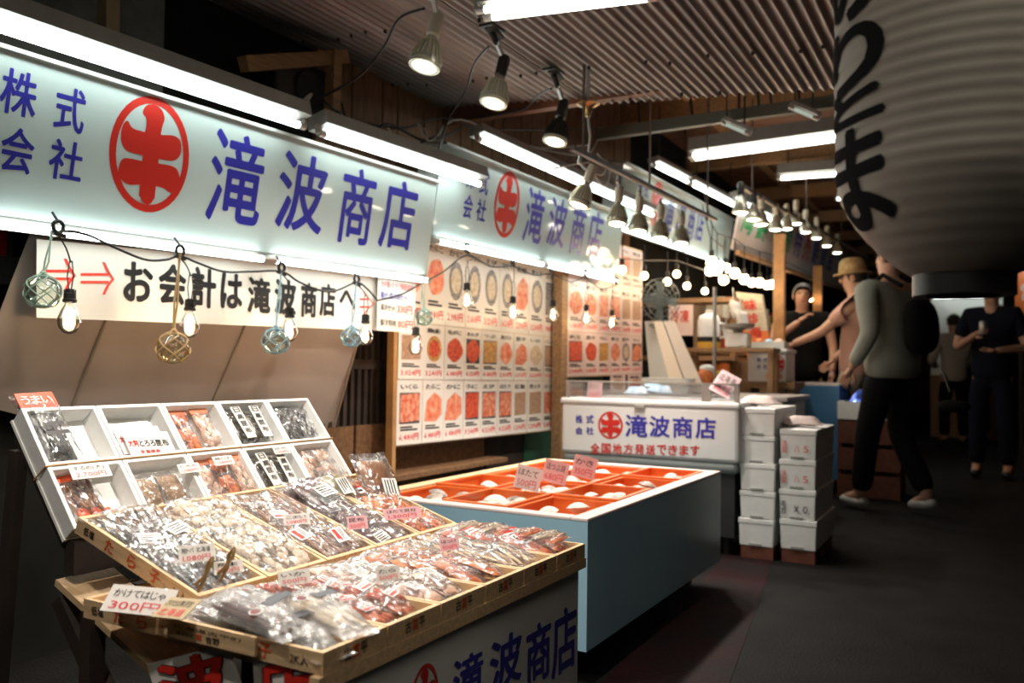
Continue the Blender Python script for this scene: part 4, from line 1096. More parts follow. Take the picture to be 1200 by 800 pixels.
for (bx, by, label, sm, shade, dx) in ((497, 78, 'first clamp spot lamp under the roof sheet, ribbed pale bulb in a beige socket', m_socket, False, .04),
                               (578, 121, 'second clamp spot lamp under the roof sheet, ribbed pale bulb in a black socket', m_blk, False, 0.0),
                               (650, 166, 'third clamp spot lamp under the roof sheet, bulb inside a black cup shade', m_blk, True, 0.0)):
    l = at_x(bx, by, XL); par_lamp('spot_lamp', label, under_roof(l.x + dx, l.y - .02), l, .058, sm, True, None, True, (-.10, -.26, -1), shade, LAMP_W*1.3)
par_lamp('spot_lamp', 'unseen clamp spot lamp added above the foam boxes to brighten them', under_roof(-1.72, 1.62), (-1.72, 1.62, 2.13), .058, m_socket, True, None, True, (.12, -.20, -1), False, LAMP_W*2.9)  # unseen lamp, added to raise the light on the foam boxes
par_lamp('spot_lamp', 'unseen clamp spot lamp added above the middle of the table to brighten it', under_roof(-1.02, 1.42), (-1.02, 1.42, 2.06), .058, m_socket, True, None, True, (-.14, -.04, -1), False, LAMP_W*4.3)  # added out of view to brighten the goods below
par_lamp('spot_lamp', 'unseen clamp spot lamp added before the near end to light the tray faces', under_roof(-1.0, .30), (-1.0, .32, 2.08), .058, m_socket, True, None, True, (-.10, .42, -1), False, LAMP_W*2.6)  # added out of view so the near tray faces catch light
# their cords
cable([at_x(x, y, -1.80 - .62*i/4) for i, (x, y) in enumerate(((497, 10), (468, 22), (450, 55), (420, 90), (372, 116)))], .006, m_blk, 'black cord of the first clamp lamp running down to the signs', None, 'cord', name='cord')
cable([at_x(x, y, -1.80 - .6*i/4) for i, (x, y) in enumerate(((572, 55), (556, 75), (545, 108), (525, 140), (515, 175)))], .006, m_blk, 'black cord of the second clamp lamp hanging to the second sign', None, 'cord', name='cord')
cable([at_x(x, y, -1.80 - .6*i/3) for i, (x, y) in enumerate(((646, 104), (630, 112), (612, 128), (560, 138)))], .006, m_blk, 'black cord of the third clamp lamp', None, 'cord', name='cord')

# rail of hanging lamps past the roof edge
RX = -1.64
ra, rb_ = at_x(690, 188, RX), at_x(900, 300, RX)
ra = V((RX, 3.45, 1.99)); rb_ = V((RX, 5.75, 2.03))
t = thing('lamp_rail', 'brown steel rail carrying the near row of beige socket lamps', 'rail', ra)
MB().bar((0, 0, 0), rb_ - ra, .022, .022).build('bar', mat('rail_brown', (.10, .07, .05), .5), t)
for y in (.12, 1.0, 2.1):
    zz = (roofz(RX) if y < .7 else 3.1); MB().bar((0, y, 0), (0, y, zz - ra.z), .010).build('hanger', MATS['rail_brown'], t)
for i, (x, y, ti) in enumerate(((678, 240, (-.30, -.2, -1)), (723, 262, (0, -.16, -1)), (748, 271, (.02, -.14, -1)), (773, 279, (0, -.12, -1)), (798, 285, (.02, -.14, -1)))):
    l = at_x(x, y, RX)
    par_lamp('hanging_lamp', '%s beige socket lamp hanging from the brown rail' % ('First, tilted', 'Second', 'Third', 'Fourth', 'Fifth')[i], (RX, l.y + .01, ra.z - .016), l, .052, m_socket, False, 'lamps on the brown rail', True, ti, False, LAMP_W*2.5)
t = thing('ceiling_rose', 'small brass rose with a white cord under the edge of the roof sheet', 'light fitting', at_x(689, 122, RX) )
z0 = t.location.z
b = MB(); b.lathe([(0, .02), (.03, .02), (.055, .0), (.02, -.02), (.012, -.06), (.0, -.06)], 16); b.build('cup', mat('brass', (.45, .30, .12), .35, .8), t, smooth=50)
b = MB(); b.tube([(0, 0, -.05), (.01, .01, -.15), (-.01, .03, 1.995 - z0)], .006, 6); b.build('cord', m_wcab, t, smooth=60)
b = MB(); b.tube([(0, 0, .02), (0, 0, roofz(RX) - z0 - .005)], .008, 6); b.build('stem', m_alu, t, smooth=60)
for i, pts in enumerate((((690, 182), (712, 190), (705, 205), (692, 200)), ((700, 180), (715, 200), (708, 218), (697, 205)), ((690, 190), (660, 195), (640, 200)))):
    cable([at_x(x, y, RX - .02 - .01*i) for x, y in pts], .004, m_wcab, 'pale lamp wire at the near rail end, ' + ('upper loop', 'lower loop', 'the one trailing to the sign')[i], 'pale wires at the near end of the rail')
# farther lamps: a second rail
RX2 = -1.60
t = thing('lamp_rail', 'far lamp rail over the next stall, seen between the tubes and the lantern', 'rail', (RX2, 6.3, 2.36))
MB().bar((0, 0, 0), (0, 7.5, .35), .03).build('bar', MATS['rail_brown'], t)
for y in (.3, 2.5, 4.8, 7.0): MB().bar((0, y, .05*y), (0, y, 3.1 - 2.36), .010).build('hanger', MATS['rail_brown'], t)
far = ((868, 249), (883, 257), (892, 263), (909, 269), (922, 268), (933, 262), (944, 272), (957, 279), (969, 288), (981, 296))
proto = None
for i, (x, y) in enumerate(far):
    l = at_x(x, y, RX2); rail_z = 2.36 + .35*(l.y - 6.3)/7.5
    nm = ('first', 'second', 'third', 'fourth', 'fifth', 'sixth', 'seventh', 'eighth', 'ninth', 'tenth')[i]
    par_lamp('hanging_lamp', 'lit bowl lamp on the far rail, %s from the near end' % nm, (RX2, l.y, rail_z - .016), l, .06, (m_socket, m_par_dark)[i in (0, 1)], False, 'lamps on the far rail', i % 2 == 0, (0, 0, -1), False, LAMP_W*.9, fins=False)

# ------------------------------------------------------------------ festoon bulbs
def bulb_proto(r=.033):
    t = thing('festoon_bulb', '', 'bulb')
    wire = MB()
    for s in (-1, 1): wire.tube([(s*.006, 0, 0), (s*.009, s*.004, -.045), (s*.006, 0, -.085)], .0018, 5)
    wire.build('wire', m_blk, t, smooth=60)
    b = MB(); b.lathe([(.0, -.083), (.012, -.083), (.014, -.095), (.017, -.097), (.017, -.112), (.0195, -.114), (.0195, -.122), (.014, -.124)], 14)
    for k_ in range(10):
        a = 2*PI*k_/10; b.obox((.0155*math.cos(a), .0155*math.sin(a), -.098), (.001, 0, 0), (0, .001, 0), (0, 0, .013))
    b.build('socket', m_blk, t, smooth=40)
    g = MB(); g.lathe([(.013, -.122), (.015, -.130), (.024, -.146), (r, -.170), (r*1.02, -.180), (r*.93, -.196), (r*.66, -.210), (r*.3, -.216), (.0005, -.217)], 18)
    g.build('glass', m_glass, t, smooth=60)
    f = MB()
    for k_ in range(6):
        a = 2*PI*k_/6; f.tube([(.004*math.cos(a), .004*math.sin(a), -.150), (.011*math.cos(a), .011*math.sin(a), -.190)], .0016, 5)
    f.build('filament', m_fil, t)
    s_ = MB(); s_.tube([(0, 0, -.124), (0, 0, -.150)], .004, 6); s_.build('stem', m_glass, t)
    return t
bp_ = bulb_proto()
used = [False]
def bulb(label, p, power=BULB_W, scale=1.0, group=None, drop=None):
    """p: centre of the glass; the wires reach up to the string"""
    if not used[0]: o = bp_; used[0] = True; o['label'] = label
    else: o = copy_thing(bp_, label)
    if group: o['group'] = group
    o.location = V(p) + V((0, 0, .175*scale)); o.scale = (scale,)*3
    if power: light('POINT', power, BULB_C, (0, 0, -.172), o, .022)
    return o
XS = -2.365
clips1 = [(68, 266), (211, 293), (330, 312), (418, 325)]
b1 = [(81, 375), (222, 382), (339, 388), (428, 393)]
LB = ('over the nearest foam boxes, beside the greenish float', 'beside the roped brown float', 'third along, beside a pale blue float', 'at the far end of the first string, beside a small blue float')
bulbs_p = []
for i, (x, y) in enumerate(b1):
    p = at_x(x, y, XS); bulbs_p.append(p)
    o = bulb('bulb, first string, %s' % LB[i], p, BULB_W, 1.0, None)
for c in [c for c in bpy.data.objects if c.parent == bp_ and c.name.startswith('wire')]: pass
clip_pts = [at_x(x, y + 6, XS) for x, y in clips1]
for i, p in enumerate(clip_pts):
    # black loop clip under the sign's lower edge, one thing per clip
    t = thing('string_clip', 'black clip holding the bulb string under the nearest sign, %s from the near end' % ORD[i], 'clip', p)
    b = MB(); b.tube([V((0, .016*math.cos(a), .016 + .016*math.sin(a))) for a in [k_*2*PI/14 for k_ in range(15)]], .006, 6); b.build('loop', m_blk, t, smooth=60)
    b = MB(); b.obox((0, .0, -.006), (.007, 0, 0), (0, .022, -.004), (0, 0, .006)); b.build('body', m_blk, t, bevel=.002)
    b = MB(); b.tube([(0, 0, .03), (-.03, 0, .06)], .004, 6); b.build('hook', m_blk, t, smooth=60)
pts = [at_x(x, y, XS) for x, y in ((64, 272), (82, 271), (105, 276), (135, 290), (170, 304), (195, 304), (211, 300), (232, 308), (262, 318), (295, 318), (330, 318), (350, 330), (375, 340), (395, 340), (418, 331), (432, 340), (442, 352))]
cable(pts, .0042, m_blk, 'black bulb string sagging from clip to clip under the nearest sign', None, 'string cable', 8, 'string_cable')
clips2 = [(492, 331), (547, 296), (601, 310), (646, 318)]
pts = [at_x(x, y, XS + .0) for x, y in ((442, 352), (470, 345), (492, 333), (520, 318), (547, 299), (575, 312), (601, 312), (625, 322), (646, 321), (668, 330), (686, 326), (704, 338), (722, 334))]
cable(pts, .0042, m_blk, 'black bulb string running on under the second sign', None, 'string cable', 8, 'string_cable')
for i, (x, y) in enumerate(((547, 294), (601, 308), (646, 317), (686, 322), (722, 331))):
    p = at_x(x, y, XS)
    t = thing('string_clip', 'black clip holding the bulb string under the second sign, %s from the near end' % ORD[i], 'clip', p)
    b = MB(); b.tube([V((0, .018*math.cos(a), .018 + .018*math.sin(a))) for a in [k_*2*PI/14 for k_ in range(15)]], .006, 6); b.build('loop', m_blk, t, smooth=60)
    b = MB(); b.obox((0, .0, -.006), (.007, 0, 0), (0, .022, -.004), (0, 0, .006)); b.build('body', m_blk, t, bevel=.002)
for i, (x, y, lab) in enumerate(((487, 406, 'before the near edge of the price poster, below a green float'), (547, 352, 'in front of the top of the price poster, nearest of three'), (601, 366, 'in front of the price poster, middle of three'),
                        (648, 369, 'beside the timber post between the two price posters'), (687, 373, 'in front of the second price poster, the nearer one'), (717, 378, 'in front of the second price poster, the farther one'))):
    p = at_x(x, y, XS); bulb('glowing bulb, second string, ' + lab, p, BULB_W, 1.0)
    if i: cable([p + V((0, 0, .17)), p + V((.004, 0, .21)), V((p.x, p.y, at_x(x, 322 if i > 2 else 306, XS).z))], .0022, m_blk, 'drop wire of the bulb ' + lab.replace('of the price poster', 'of the poster').replace(', below a green float', ''), None, 'wire', 5, 'drop_wire')
# drop wires of the first string
for i, p in enumerate(bulbs_p):
    c = clip_pts[i]
    cable([p + V((0, 0, .17)), (p + V((0, 0, .17))).lerp(c, .5) + V((.003, .002, 0)), c + V((0, 0, -.008))], .0024, m_blk, 'thin black drop wire of the first string, %s from the near end' % ORD[i], None, 'wire', 5, 'drop_wire')

# ------------------------------------------------------------------ glass floats in rope nets
def net_float(label, p, r, top, glass_col, rope_m, rope_r=.0019):
    p, top = V(p), V(top); t = thing('glass_float', label, 'float', p)
    g = MB(); g.ball((0, 0, 0), r, 20, 14); g.build('ball', film_mat('float_glass_%02d' % int(glass_col[0]*99), glass_col, .12, .03, .03, 0), t, smooth=80)
    n = MB(); rr = r*1.035
    def sp(ph, th): return V((rr*math.sin(ph)*math.cos(th), rr*math.sin(ph)*math.sin(th), rr*math.cos(ph)))
    rings = [(.45, 5, 0), (.95, 5, .5), (1.45, 5, 0), (1.95, 5, .5), (2.5, 5, 0)]
    for k_ in range(4):
        a, b = rings[k_], rings[k_+1]
        for i in range(5):
            t0 = 2*PI*(i + a[2])/5
            for s in (-.5, .5):
                t1 = t0 + 2*PI*s/5
                n.tube([sp(a[0] + (b[0]-a[0])*q/4, t0 + (t1-t0)*q/4) for q in range(5)], rope_r, 5)
    for ph in (.45, 2.5): n.tube([sp(ph, 2*PI*q/14) for q in range(15)], rope_r, 5)
    n.build('net', rope_m, t, smooth=60)
    k = MB(); k.ball((0, 0, rr*1.08), r*.20, 8, 6, 0, (1, 1, .8))
    for q in range(5): k.tube([sp(.45, 2*PI*q/5), V((0, 0, rr*1.12))], rope_r, 5)
    k.build('knot', rope_m, t, smooth=60)
    h = MB(); q = top - p; h.tube([(0, 0, rr), q*.5 + V((.004, .003, 0)), q], rope_r*1.3, 6); h.tube([(0, 0, rr), q*.5 + V((-.004, -.004, 0)), q + V((0, .006, 0))], rope_r*1.3, 6)
    h.build('hanging_cord', rope_m, t, smooth=60)
    return t
m_rg = mat('green_cord', (.34, .50, .42), .7); m_rbl = mat('blue_cord', (.36, .58, .68), .7)
m_rope2 = mat('pale_rope', (.50, .34, .16), .8, bump=.3, bscale=200)
net_float('greenish glass float in a green cord net, nearest under the first sign', at_x(50, 342, -2.35), .048, at_x(60, 272, -2.36), (.88, .95, .91), m_rg)
net_float('amber glass float in a brown rope net, hanging from a thick brown rope', at_x(203, 408, -2.35), .052, at_x(210, 296, -2.36), (.92, .89, .76), m_rope2, .0027)
net_float('clear glass float in a pale blue net beside the third bulb', at_x(323, 400, -2.35), .050, at_x(329, 318, -2.36), (.88, .95, .98), m_rbl)
net_float('small blue glass float beside the fourth bulb', at_x(412, 395, -2.35), .043, at_x(417, 331, -2.36), (.76, .90, .97), m_rbl)
net_float('small green glass float in front of the near edge of the price poster', at_x(497, 372, -2.35), .040, at_x(494, 334, -2.36), (.84, .94, .88), m_rg)

# ------------------------------------------------------------------ the big paper lantern over the aisle
LD = 1.18
lc = at_d(1129, 150, LD); LR = .1415*LD
bot = at_d(1126, 325, LD).z; ztop = bot + .62
lt = thing('paper_lantern', 'large ribbed white paper lantern with black brush characters, hanging over the aisle', 'lantern', (lc.x, lc.y, bot))
HL = ztop - bot
def lrad(z):
    s_ = z/HL; e = min(s_, 1-s_)
    base = .36 + .64*min(1, math.sin(min(1, e/.24)*PI/2)**.75)
    return LR*base*(1 + .05*math.sin(s_*PI))*(1/1.05)
prof = []
NR = 34
for i in range(NR*4 + 1):
    z = HL*i/(NR*4); prof.append((lrad(z) + (.0002, -.0006, -.0010, -.0006)[i % 4] + .0008, z))
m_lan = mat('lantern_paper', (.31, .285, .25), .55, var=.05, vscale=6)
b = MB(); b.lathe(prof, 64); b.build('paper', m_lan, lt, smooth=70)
b = MB(); b.lathe([(LR*.28, -.026), (LR*.385, -.026), (LR*.385, .004), (LR*.33, .006)], 40); b.build('bottom_ring', m_blk, lt, smooth=40)
b = MB(); b.lathe([(LR*.28, HL + .026), (LR*.385, HL + .026), (LR*.385, HL - .004), (LR*.33, HL - .006)], 40); b.build('top_ring', m_blk, lt, smooth=40)
b = MB(); b.tube([(-LR*.36, 0, HL + .02), (-LR*.2, 0, HL + .10), (0, 0, HL + .13), (LR*.2, 0, HL + .10), (LR*.36, 0, HL + .02)], .004, 6); b.tube([(0, 0, HL + .13), (0, 0, roofz(lc.x) - bot - .004)], .003, 6); b.build('bail', m_blk, lt, smooth=60)
# characters wrapped on the paper, in one column facing the stalls
view = math.atan2(-lc.y, -lc.x)          # angle towards the camera
ang = view - R(55)
m_ink = mat('brush_ink', (.012, .012, .014), .95, spec=.05)
def wrap_glyph(mb, ch, z0, z1, w, bold):
    g = glyph(ch, 0, 4); bm = bmesh.new()
    vs = [bm.verts.new((a*w - w/2, z0 + b_*(z1-z0), 0)) for a, b_ in g[0]]
    for f in g[1]:
        try: bm.faces.new([vs[i] for i in f])
        except ValueError: pass
    bmesh.ops.triangulate(bm, faces=bm.faces[:])
    for _ in range(4):
        es = [e for e in bm.edges if e.calc_length() > .012]
        if not es: break
        bmesh.ops.subdivide_edges(bm, edges=es, cuts=1); bmesh.ops.triangulate(bm, faces=bm.faces[:])
    bm.verts.index_update(); o = []
    for v in bm.verts:
        o.append((v.co.x, v.co.y))
    fs = [[v.index for v in f.verts] for f in bm.faces]; bm.free()
    for q in range(7):
        t_ = 2*PI*(q - 1)/6; du, dz = (0, 0) if q == 0 else (bold*w*math.cos(t_), bold*w*.8*math.sin(t_))
        mb.add([((lrad(y + dz) + .0022 + q*.00004)*math.cos(ang + (x + du)/LR), (lrad(y + dz) + .0022 + q*.00004)*math.sin(ang + (x + du)/LR), y + dz) for x, y in o], fs)
for ch, y0, y1 in (('の', -75, 30), ('り', 38, 112), ('と', 112, 150), ('ま', 160, 268)):
    z1 = at_d(1010, y0, LD).z - bot; z0 = at_d(1010, y1, LD).z - bot
    mb = MB(); wrap_glyph(mb, ch, z0, z1, .125, .042); mb.build('brush_character', m_ink, lt)

# ------------------------------------------------------------------ canopy sheet and banner behind the first string
t = thing('canopy_sheet', 'pale plastic sheet sloping down behind the leaning foam boxes', 'sheet', (-2.54, 1.0, 1.0))
T0, T1, ZA, ZB_ = -2.545, -2.775, 1.50, .62
def shx(z): return T0 + (T1 - T0)*(ZA - z)/(ZA - ZB_)
def shp(x, y): # survey pixel onto the sheet plane
    n = V((ZA - ZB_, 0, -(T0 - T1))).normalized(); return at_p(x, y, V((T0, 0, ZA)), V((ZA - ZB_, 0, -(T0 - T1))))
edges_top = [shp(48, 240), shp(170, 255), shp(330, 280), shp(446, 300)]
edges_bot = [shp(-40, 470), shp(75, 500), shp(236, 500), shp(385, 520)]
for i in range(3):
    a, b_, c_, d_ = edges_bot[i], edges_bot[i+1], edges_top[i+1], edges_top[i]
    vs = []; N1, N2 = 8, 10
    for q in range(N2 + 1):
        for p_ in range(N1 + 1):
            P = a.lerp(b_, p_/N1).lerp(d_.lerp(c_, p_/N1), q/N2) - t.location
            P.x += .006*math.sin(p_/N1*PI)*(1 + i*.3) + .004*noise.noise(P*6)
            vs.append(P)
    k0 = len(vs); vs += [v + V((-.003, 0, 0)) for v in vs]
    fs = [(q*(N1+1)+p_, q*(N1+1)+p_+1, (q+1)*(N1+1)+p_+1, (q+1)*(N1+1)+p_) for q in range(N2) for p_ in range(N1)]
    fs += [tuple(k0 + x for x in f[::-1]) for f in fs]
    MB().add(vs, fs).build('panel', m_tarp, t, smooth=60)
    MB().tube([b_ - t.location + V((.004, 0, 0)), c_ - t.location + V((.004, 0, 0))], .006, 6).build('seam', mat('seam_fold', (.30, .24, .19), .5), t, smooth=60)
XBN = -2.515
bn = thing('paper_banner', 'white paper banner with black checkout notice and red arrows under the nearest sign', 'banner', at_x(43, 372, XBN))
bo = bn.location
P0, P1, P2, P3 = at_x(43, 372, XBN), at_x(441, 387, XBN), at_x(441, 318, XBN), at_x(43, 280, XBN)
zb0, zt0 = (P0.z + P1.z)/2, (P2.z + P3.z)/2
fb = Frame((0, 0, 0), (0, 1, 0), V((0, P1.z-P0.z, 0)).cross(V((0,0,0))) if False else (0, 0, 1)); fbw = Frame((XBN, bo.y, bo.z), (0, 1, 0), (0, 0, 1))
m_ban = mat('banner_paper', (.82, .80, .76), .35)
xs = [43, 136, 285, 350, 441]
for i in range(4):
    tt = []
    for x in (xs[i], xs[i+1]):
        k_ = (x - 43)/398; tt.append((fbw.uv(x, 372 + 15*k_), fbw.uv(x, 280 + 38*k_)))
    (a, d), (b_, c_) = tt
    lf = .0004*(i % 2)
    MB().add([fb.p(*a, lf), fb.p(*b_, lf), fb.p(*c_, lf), fb.p(*d, lf), fb.p(*a, -.002), fb.p(*b_, -.002), fb.p(*c_, -.002), fb.p(*d, -.002)], [(0,1,2,3),(7,6,5,4),(0,4,5,1),(1,5,6,2),(2,6,7,3),(3,7,4,0)]).build('sheet', m_ban, bn)
def on_ban(items, nm, m, bold):
    mb = MB()
    for ch, x0, y0, x1, y1 in items:
        xm, ym = (x0+x1)/2, (y0+y1)/2
        put_glyph(mb, ch, fb, fbw.uv(x0, ym)[0], fbw.uv(xm, y1)[1], fbw.uv(x1, ym)[0], fbw.uv(xm, y0)[1], .002, 0, bold)
    mb.build(nm, m, bn)
on_ban([('お', 144, 307, 179, 354), ('会', 185, 309, 218, 357), ('計', 224, 313, 253, 361), ('は', 258, 320, 284, 362), ('滝', 290, 325, 317, 367), ('波', 321, 327, 347, 369), ('商', 352, 331, 371, 372), ('店', 374, 332, 393, 371), ('へ', 397, 340, 417, 362)], 'lettering', m_black, .045)
def arrow(x0, x1, yc, hh):
    mb = MB()
    for dy in (-5, 5):
        a, b_ = fbw.uv(x0, yc + dy*.9), fbw.uv(x1 - 6, yc + dy*.9)
        mb.add([fb.p(a[0], a[1]-.004, .002), fb.p(b_[0], b_[1]-.004, .002), fb.p(b_[0], b_[1]+.004, .002), fb.p(a[0], a[1]+.004, .002)], [(0,1,2,3)])
    tip = fbw.uv(x1, yc + 1)
    for s in (-1, 1):
        e = fbw.uv(x1 - 12, yc + s*hh); m_ = fbw.uv(x1 - 7, yc + s*hh*.45)
        d = .005
        mb.add([fb.p(e[0]-d, e[1], .002), fb.p(m_[0]-d, m_[1], .002), fb.p(tip[0]-d*1.6, tip[1], .002), fb.p(tip[0]+d*.4, tip[1], .002), fb.p(m_[0]+d, m_[1], .002), fb.p(e[0]+d, e[1], .002)], [(0,1,2,3,4,5)] if s > 0 else [(5,4,3,2,1,0)])
    mb.build('red_arrow', mat('arrow_red', (.80, .06, .04), .4), bn)
arrow(48, 88, 322, 19); arrow(94, 133, 326, 19); arrow(421, 438, 355, 14)
XP = -2.49
pp = thing('price_sign', 'small white price panel reading 330 yen and 110 yen at the end of the banner', 'price sign', at_x(442, 387, XP))
fpw = Frame(pp.location, (0, 1, 0), (0, 0, 1)); fp = Frame((0, 0, 0), (0, 1, 0), (0, 0, 1))
Wp = fpw.uv(487, 355)[0]; Hp = fpw.uv(442, 322)[1]
MB().box((-.004, 0, 0), (0, Wp, Hp)).build('board', m_ban, pp)
for v, txt, m_, w_ in ((.80, 'カキ殻・ホタテ殻配送用', m_red, .86), (.60, '箱代・保冷剤セット', m_blue, .72), (.38, '保冷セット', m_black, .38), (.10, '保冷剤1枚', m_black, .42)):
    g = MB(); put_text(g, txt, fp, Wp*.07, Hp*v, Hp*.11, .001, 0, .02, Wp*w_); g.build('lettering', m_, pp)
for v, txt, u in ((.36, '330円', .50), (.08, '110円', .53)):
    g = MB(); put_text(g, txt, fp, Wp*u, Hp*v, Hp*.15, .001, 0, .02, Wp*.42); g.build('price', m_red, pp)
# ================================================================== PRICE POSTERS
def food_mat(name, c1, c2, sc_=30):
    return mat(name, c1, .4, col2=c2, vscale=sc_)
FOOD = [food_mat('print_salmon', (.72, .12, .05), (.88, .42, .26), 26), food_mat('print_crab', (.60, .07, .03), (.85, .42, .26), 34), food_mat('print_roe', (.80, .13, .05), (.42, .03, .02), 50),
        food_mat('print_white', (.75, .66, .50), (.55, .38, .22), 50), food_mat('print_dark', (.10, .09, .09), (.40, .35, .33), 60), food_mat('print_brown', (.36, .20, .12), (.55, .36, .24), 70), food_mat('print_gold', (.70, .42, .12), (.45, .18, .06), 50)]
m_pbk = mat('print_ground', (.06, .06, .07), .35)
m_sheet = mat('sheet_paper', (.82, .77, .70), .30); m_sheetp = mat('sheet_pinkish', (.84, .66, .62), .30)
m_price = mat('price_red', (.80, .05, .06), .4)
NAMES = ['いくら', 'たらこ', 'かに', 'うに', 'えび', 'ほたて', '紅鮭', '数の子', 'ほっけ', '帆立', '鮭', '毛がに', 'あわび', 'つぶ', '真だら', '筋子', 'いか', 'にしん']
PR1 = [['6,480円', '6,480円', '6,480円', '3,240円', '4,320円', '4,320円', '1,296円', '1,296円', '2,160円'],
       ['3,024円', '3,240円', '6,480円', '4,320円', '4,480円', '2,160円', '1,296円', '2,160円', '980円'],
       ['1,980円', '2,980円', '2,980円', '2,160円', '3,120円', '1,620円', '1,296円', '3,240円', '980円']]
def poster_sheet(par, fr, u0, u1, v0, v1, food, shape, price, name, ground=False, paper=None, lf=.0, ngap=.003):
    w_, h_ = u1 - u0 - ngap, v1 - v0 - ngap
    o_ = fr.p(u0, v0, lf)
    s = MB(); cu = rnd.uniform(.001, .005)
    vs = []
    for (b, l) in ((0, cu), (.12, .0015), (.9, .0012), (1, .0005)):
        for a in (0, 1): vs.append(fr.p(u0 + a*w_, v0 + b*h_, lf + l + .0008))
    k0 = len(vs); vs += [v - fr.n*.0008 for v in vs]
    fs = [(0,1,3,2), (2,3,5,4), (4,5,7,6)]; fs += [tuple(k0+i for i in f[::-1]) for f in fs] + [(0, k0, k0+1, 1), (1, k0+1, k0+7, 7), (7, k0+7, k0+6, 6), (6, k0+6, k0, 0)]
    sh = s.add(vs, fs).build('sheet', paper or m_sheet, par)
    L = lf + .0035
    if ground:
        g = MB(); g.quad(fr.p(u0 + w_*.10, v0 + h_*.32, L - .0006), fr.p(u0 + w_*.90, v0 + h_*.32, L - .0006), fr.p(u0 + w_*.90, v0 + h_*.80, L - .0006), fr.p(u0 + w_*.10, v0 + h_*.80, L - .0006)); g.build('picture_ground', m_pbk, sh)
    p = MB(); n = 20; cx, cy = u0 + w_*.5, v0 + h_*.56
    ph = rnd.uniform(0, 6)
    if shape == 0:
        pts = [(cx + w_*.40*math.cos(2*PI*k/n)*(1 + .06*math.sin(5*2*PI*k/n + ph)), cy + h_*.22*math.sin(2*PI*k/n)*(1 + .06*math.sin(4*2*PI*k/n + ph))) for k in range(n)]
    elif shape == 1:
        pts = [(u0 + w_*.12, v0 + h_*.34), (u0 + w_*.88, v0 + h_*.36), (u0 + w_*.88, v0 + h_*.79), (u0 + w_*.12, v0 + h_*.77)]
    elif shape == 2:
        pts = [(u0 + w_*.08, v0 + h_*.34), (u0 + w_*.62, v0 + h_*.33), (u0 + w_*.92, v0 + h_*.44), (u0 + w_*.90, v0 + h_*.70), (u0 + w_*.55, v0 + h_*.80), (u0 + w_*.18, v0 + h_*.66)]
    else:
        pts = [(cx + w_*.36*math.cos(2*PI*k/n), cy + h_*.24*math.sin(2*PI*k/n)) for k in range(n)]
    p.add([fr.p(a, b, L) for a, b in pts], [tuple(range(len(pts)))]); p.build('picture', food, sh)
    if shape == 3:
        p = MB(); pts = [(cx + w_*.26*math.cos(2*PI*k/n), cy + h_*.16*math.sin(2*PI*k/n)) for k in range(n)]
        p.add([fr.p(a, b, L + .0004) for a, b in pts], [tuple(range(n))]); p.build('picture', FOOD[3] if food is FOOD[4] else FOOD[2], sh)
    g = MB(); put_text(g, name, fr, u0 + w_*.12, v0 + h_*.855, h_*.075, L, 0, .025, w_*.72, 1)
    g.build('caption', m_black, sh)
    g = MB(); put_text(g, price, fr, u0 + w_*.10, v0 + h_*.07, h_*.10, L, 0, .04, w_*.8, 1); g.build('price', m_price, sh)
    g = MB()
    for q in range(2): g.quad(fr.p(u0 + w_*.14, v0 + h_*(.215 + .04*q), L), fr.p(u0 + w_*(.82 - .2*q), v0 + h_*(.215 + .04*q), L), fr.p(u0 + w_*(.82 - .2*q), v0 + h_*(.24 + .04*q), L), fr.p(u0 + w_*.14, v0 + h_*(.24 + .04*q), L))
    tag(g.build('small_print', m_black, sh), kind='stuff')
    return sh
XPO = -2.62
pt = thing('price_poster', 'large wall of taped price sheets with seafood pictures, under the second sign', 'poster', at_x(463, 522, XPO))
o = pt.location.copy()
pL, pR_ = at_x(463, 522, XPO), at_x(648.5, 503, XPO)
Upo = (pR_ - pL).normalized(); frp = Frame((0, 0, 0), Upo, V((0, 0, 1)) - Upo*Upo.z); frpw = Frame(o, Upo, V((0, 0, 1)) - Upo*Upo.z)
cols = [frpw.uv(x, 500)[0] for x in (464, 494, 518.5, 542, 562, 582, 600, 617, 635, 649)]
rows = [0, frpw.uv(463, 444)[1], frpw.uv(463, 375)[1], frpw.uv(463, 268)[1]]
MB().obox(frp.p(cols[-1]/2, rows[-1]/2, -.012), Upo*(cols[-1]/2), frp.v*(rows[-1]/2 + .01), frp.n*.008).build('backing_board', m_wood, pt)
SH = [[1, 2, 2, 1, 1, 1, 1, 1, 1], [1, 3, 0, 0, 1, 0, 2, 0, 1], [0, 0, 3, 3, 3, 3, 2, 3, 1]]
FD = [[1, 0, 0, 2, 1, 1, 5, 5, 1], [5, 6, 2, 2, 6, 0, 1, 3, 5], [0, 0, 4, 4, 4, 4, 1, 4, 4]]
GR = [[1, 0, 0, 1, 1, 1, 0, 0, 0], [0, 0, 0, 1, 1, 0, 0, 0, 1], [0, 0, 0, 0, 0, 0, 0, 0, 1]]
q = 0
for r_ in range(3):
    for c_ in range(9):
        poster_sheet(pt, frp, cols[c_], cols[c_+1], rows[r_], rows[r_+1], FOOD[FD[r_][c_]], SH[r_][c_], PR1[r_][c_], NAMES[q % 18], GR[r_][c_], None, .0012*((r_ + c_) % 2)); q += 1
t = thing('timber_post', 'orange brown timber post between the two price posters', 'post', at_x(656, 520, -2.56)*1.0)
t.location.z = 0
MB().box((-.04, -.05, 0), (.03, .04, 1.95)).build('post', m_timber, t)
t = thing('timber_batten', 'thin orange timber batten along the near edge of the price poster', 'post', at_x(460.5, 520, XPO - .01)); t.location.z = 0
MB().box((-.03, -.022, .3), (.012, .008, 1.62)).build('post', mat('orange_timber', (.46, .24, .09), .55, var=.2, vscale=9), t)
XP2 = -2.55
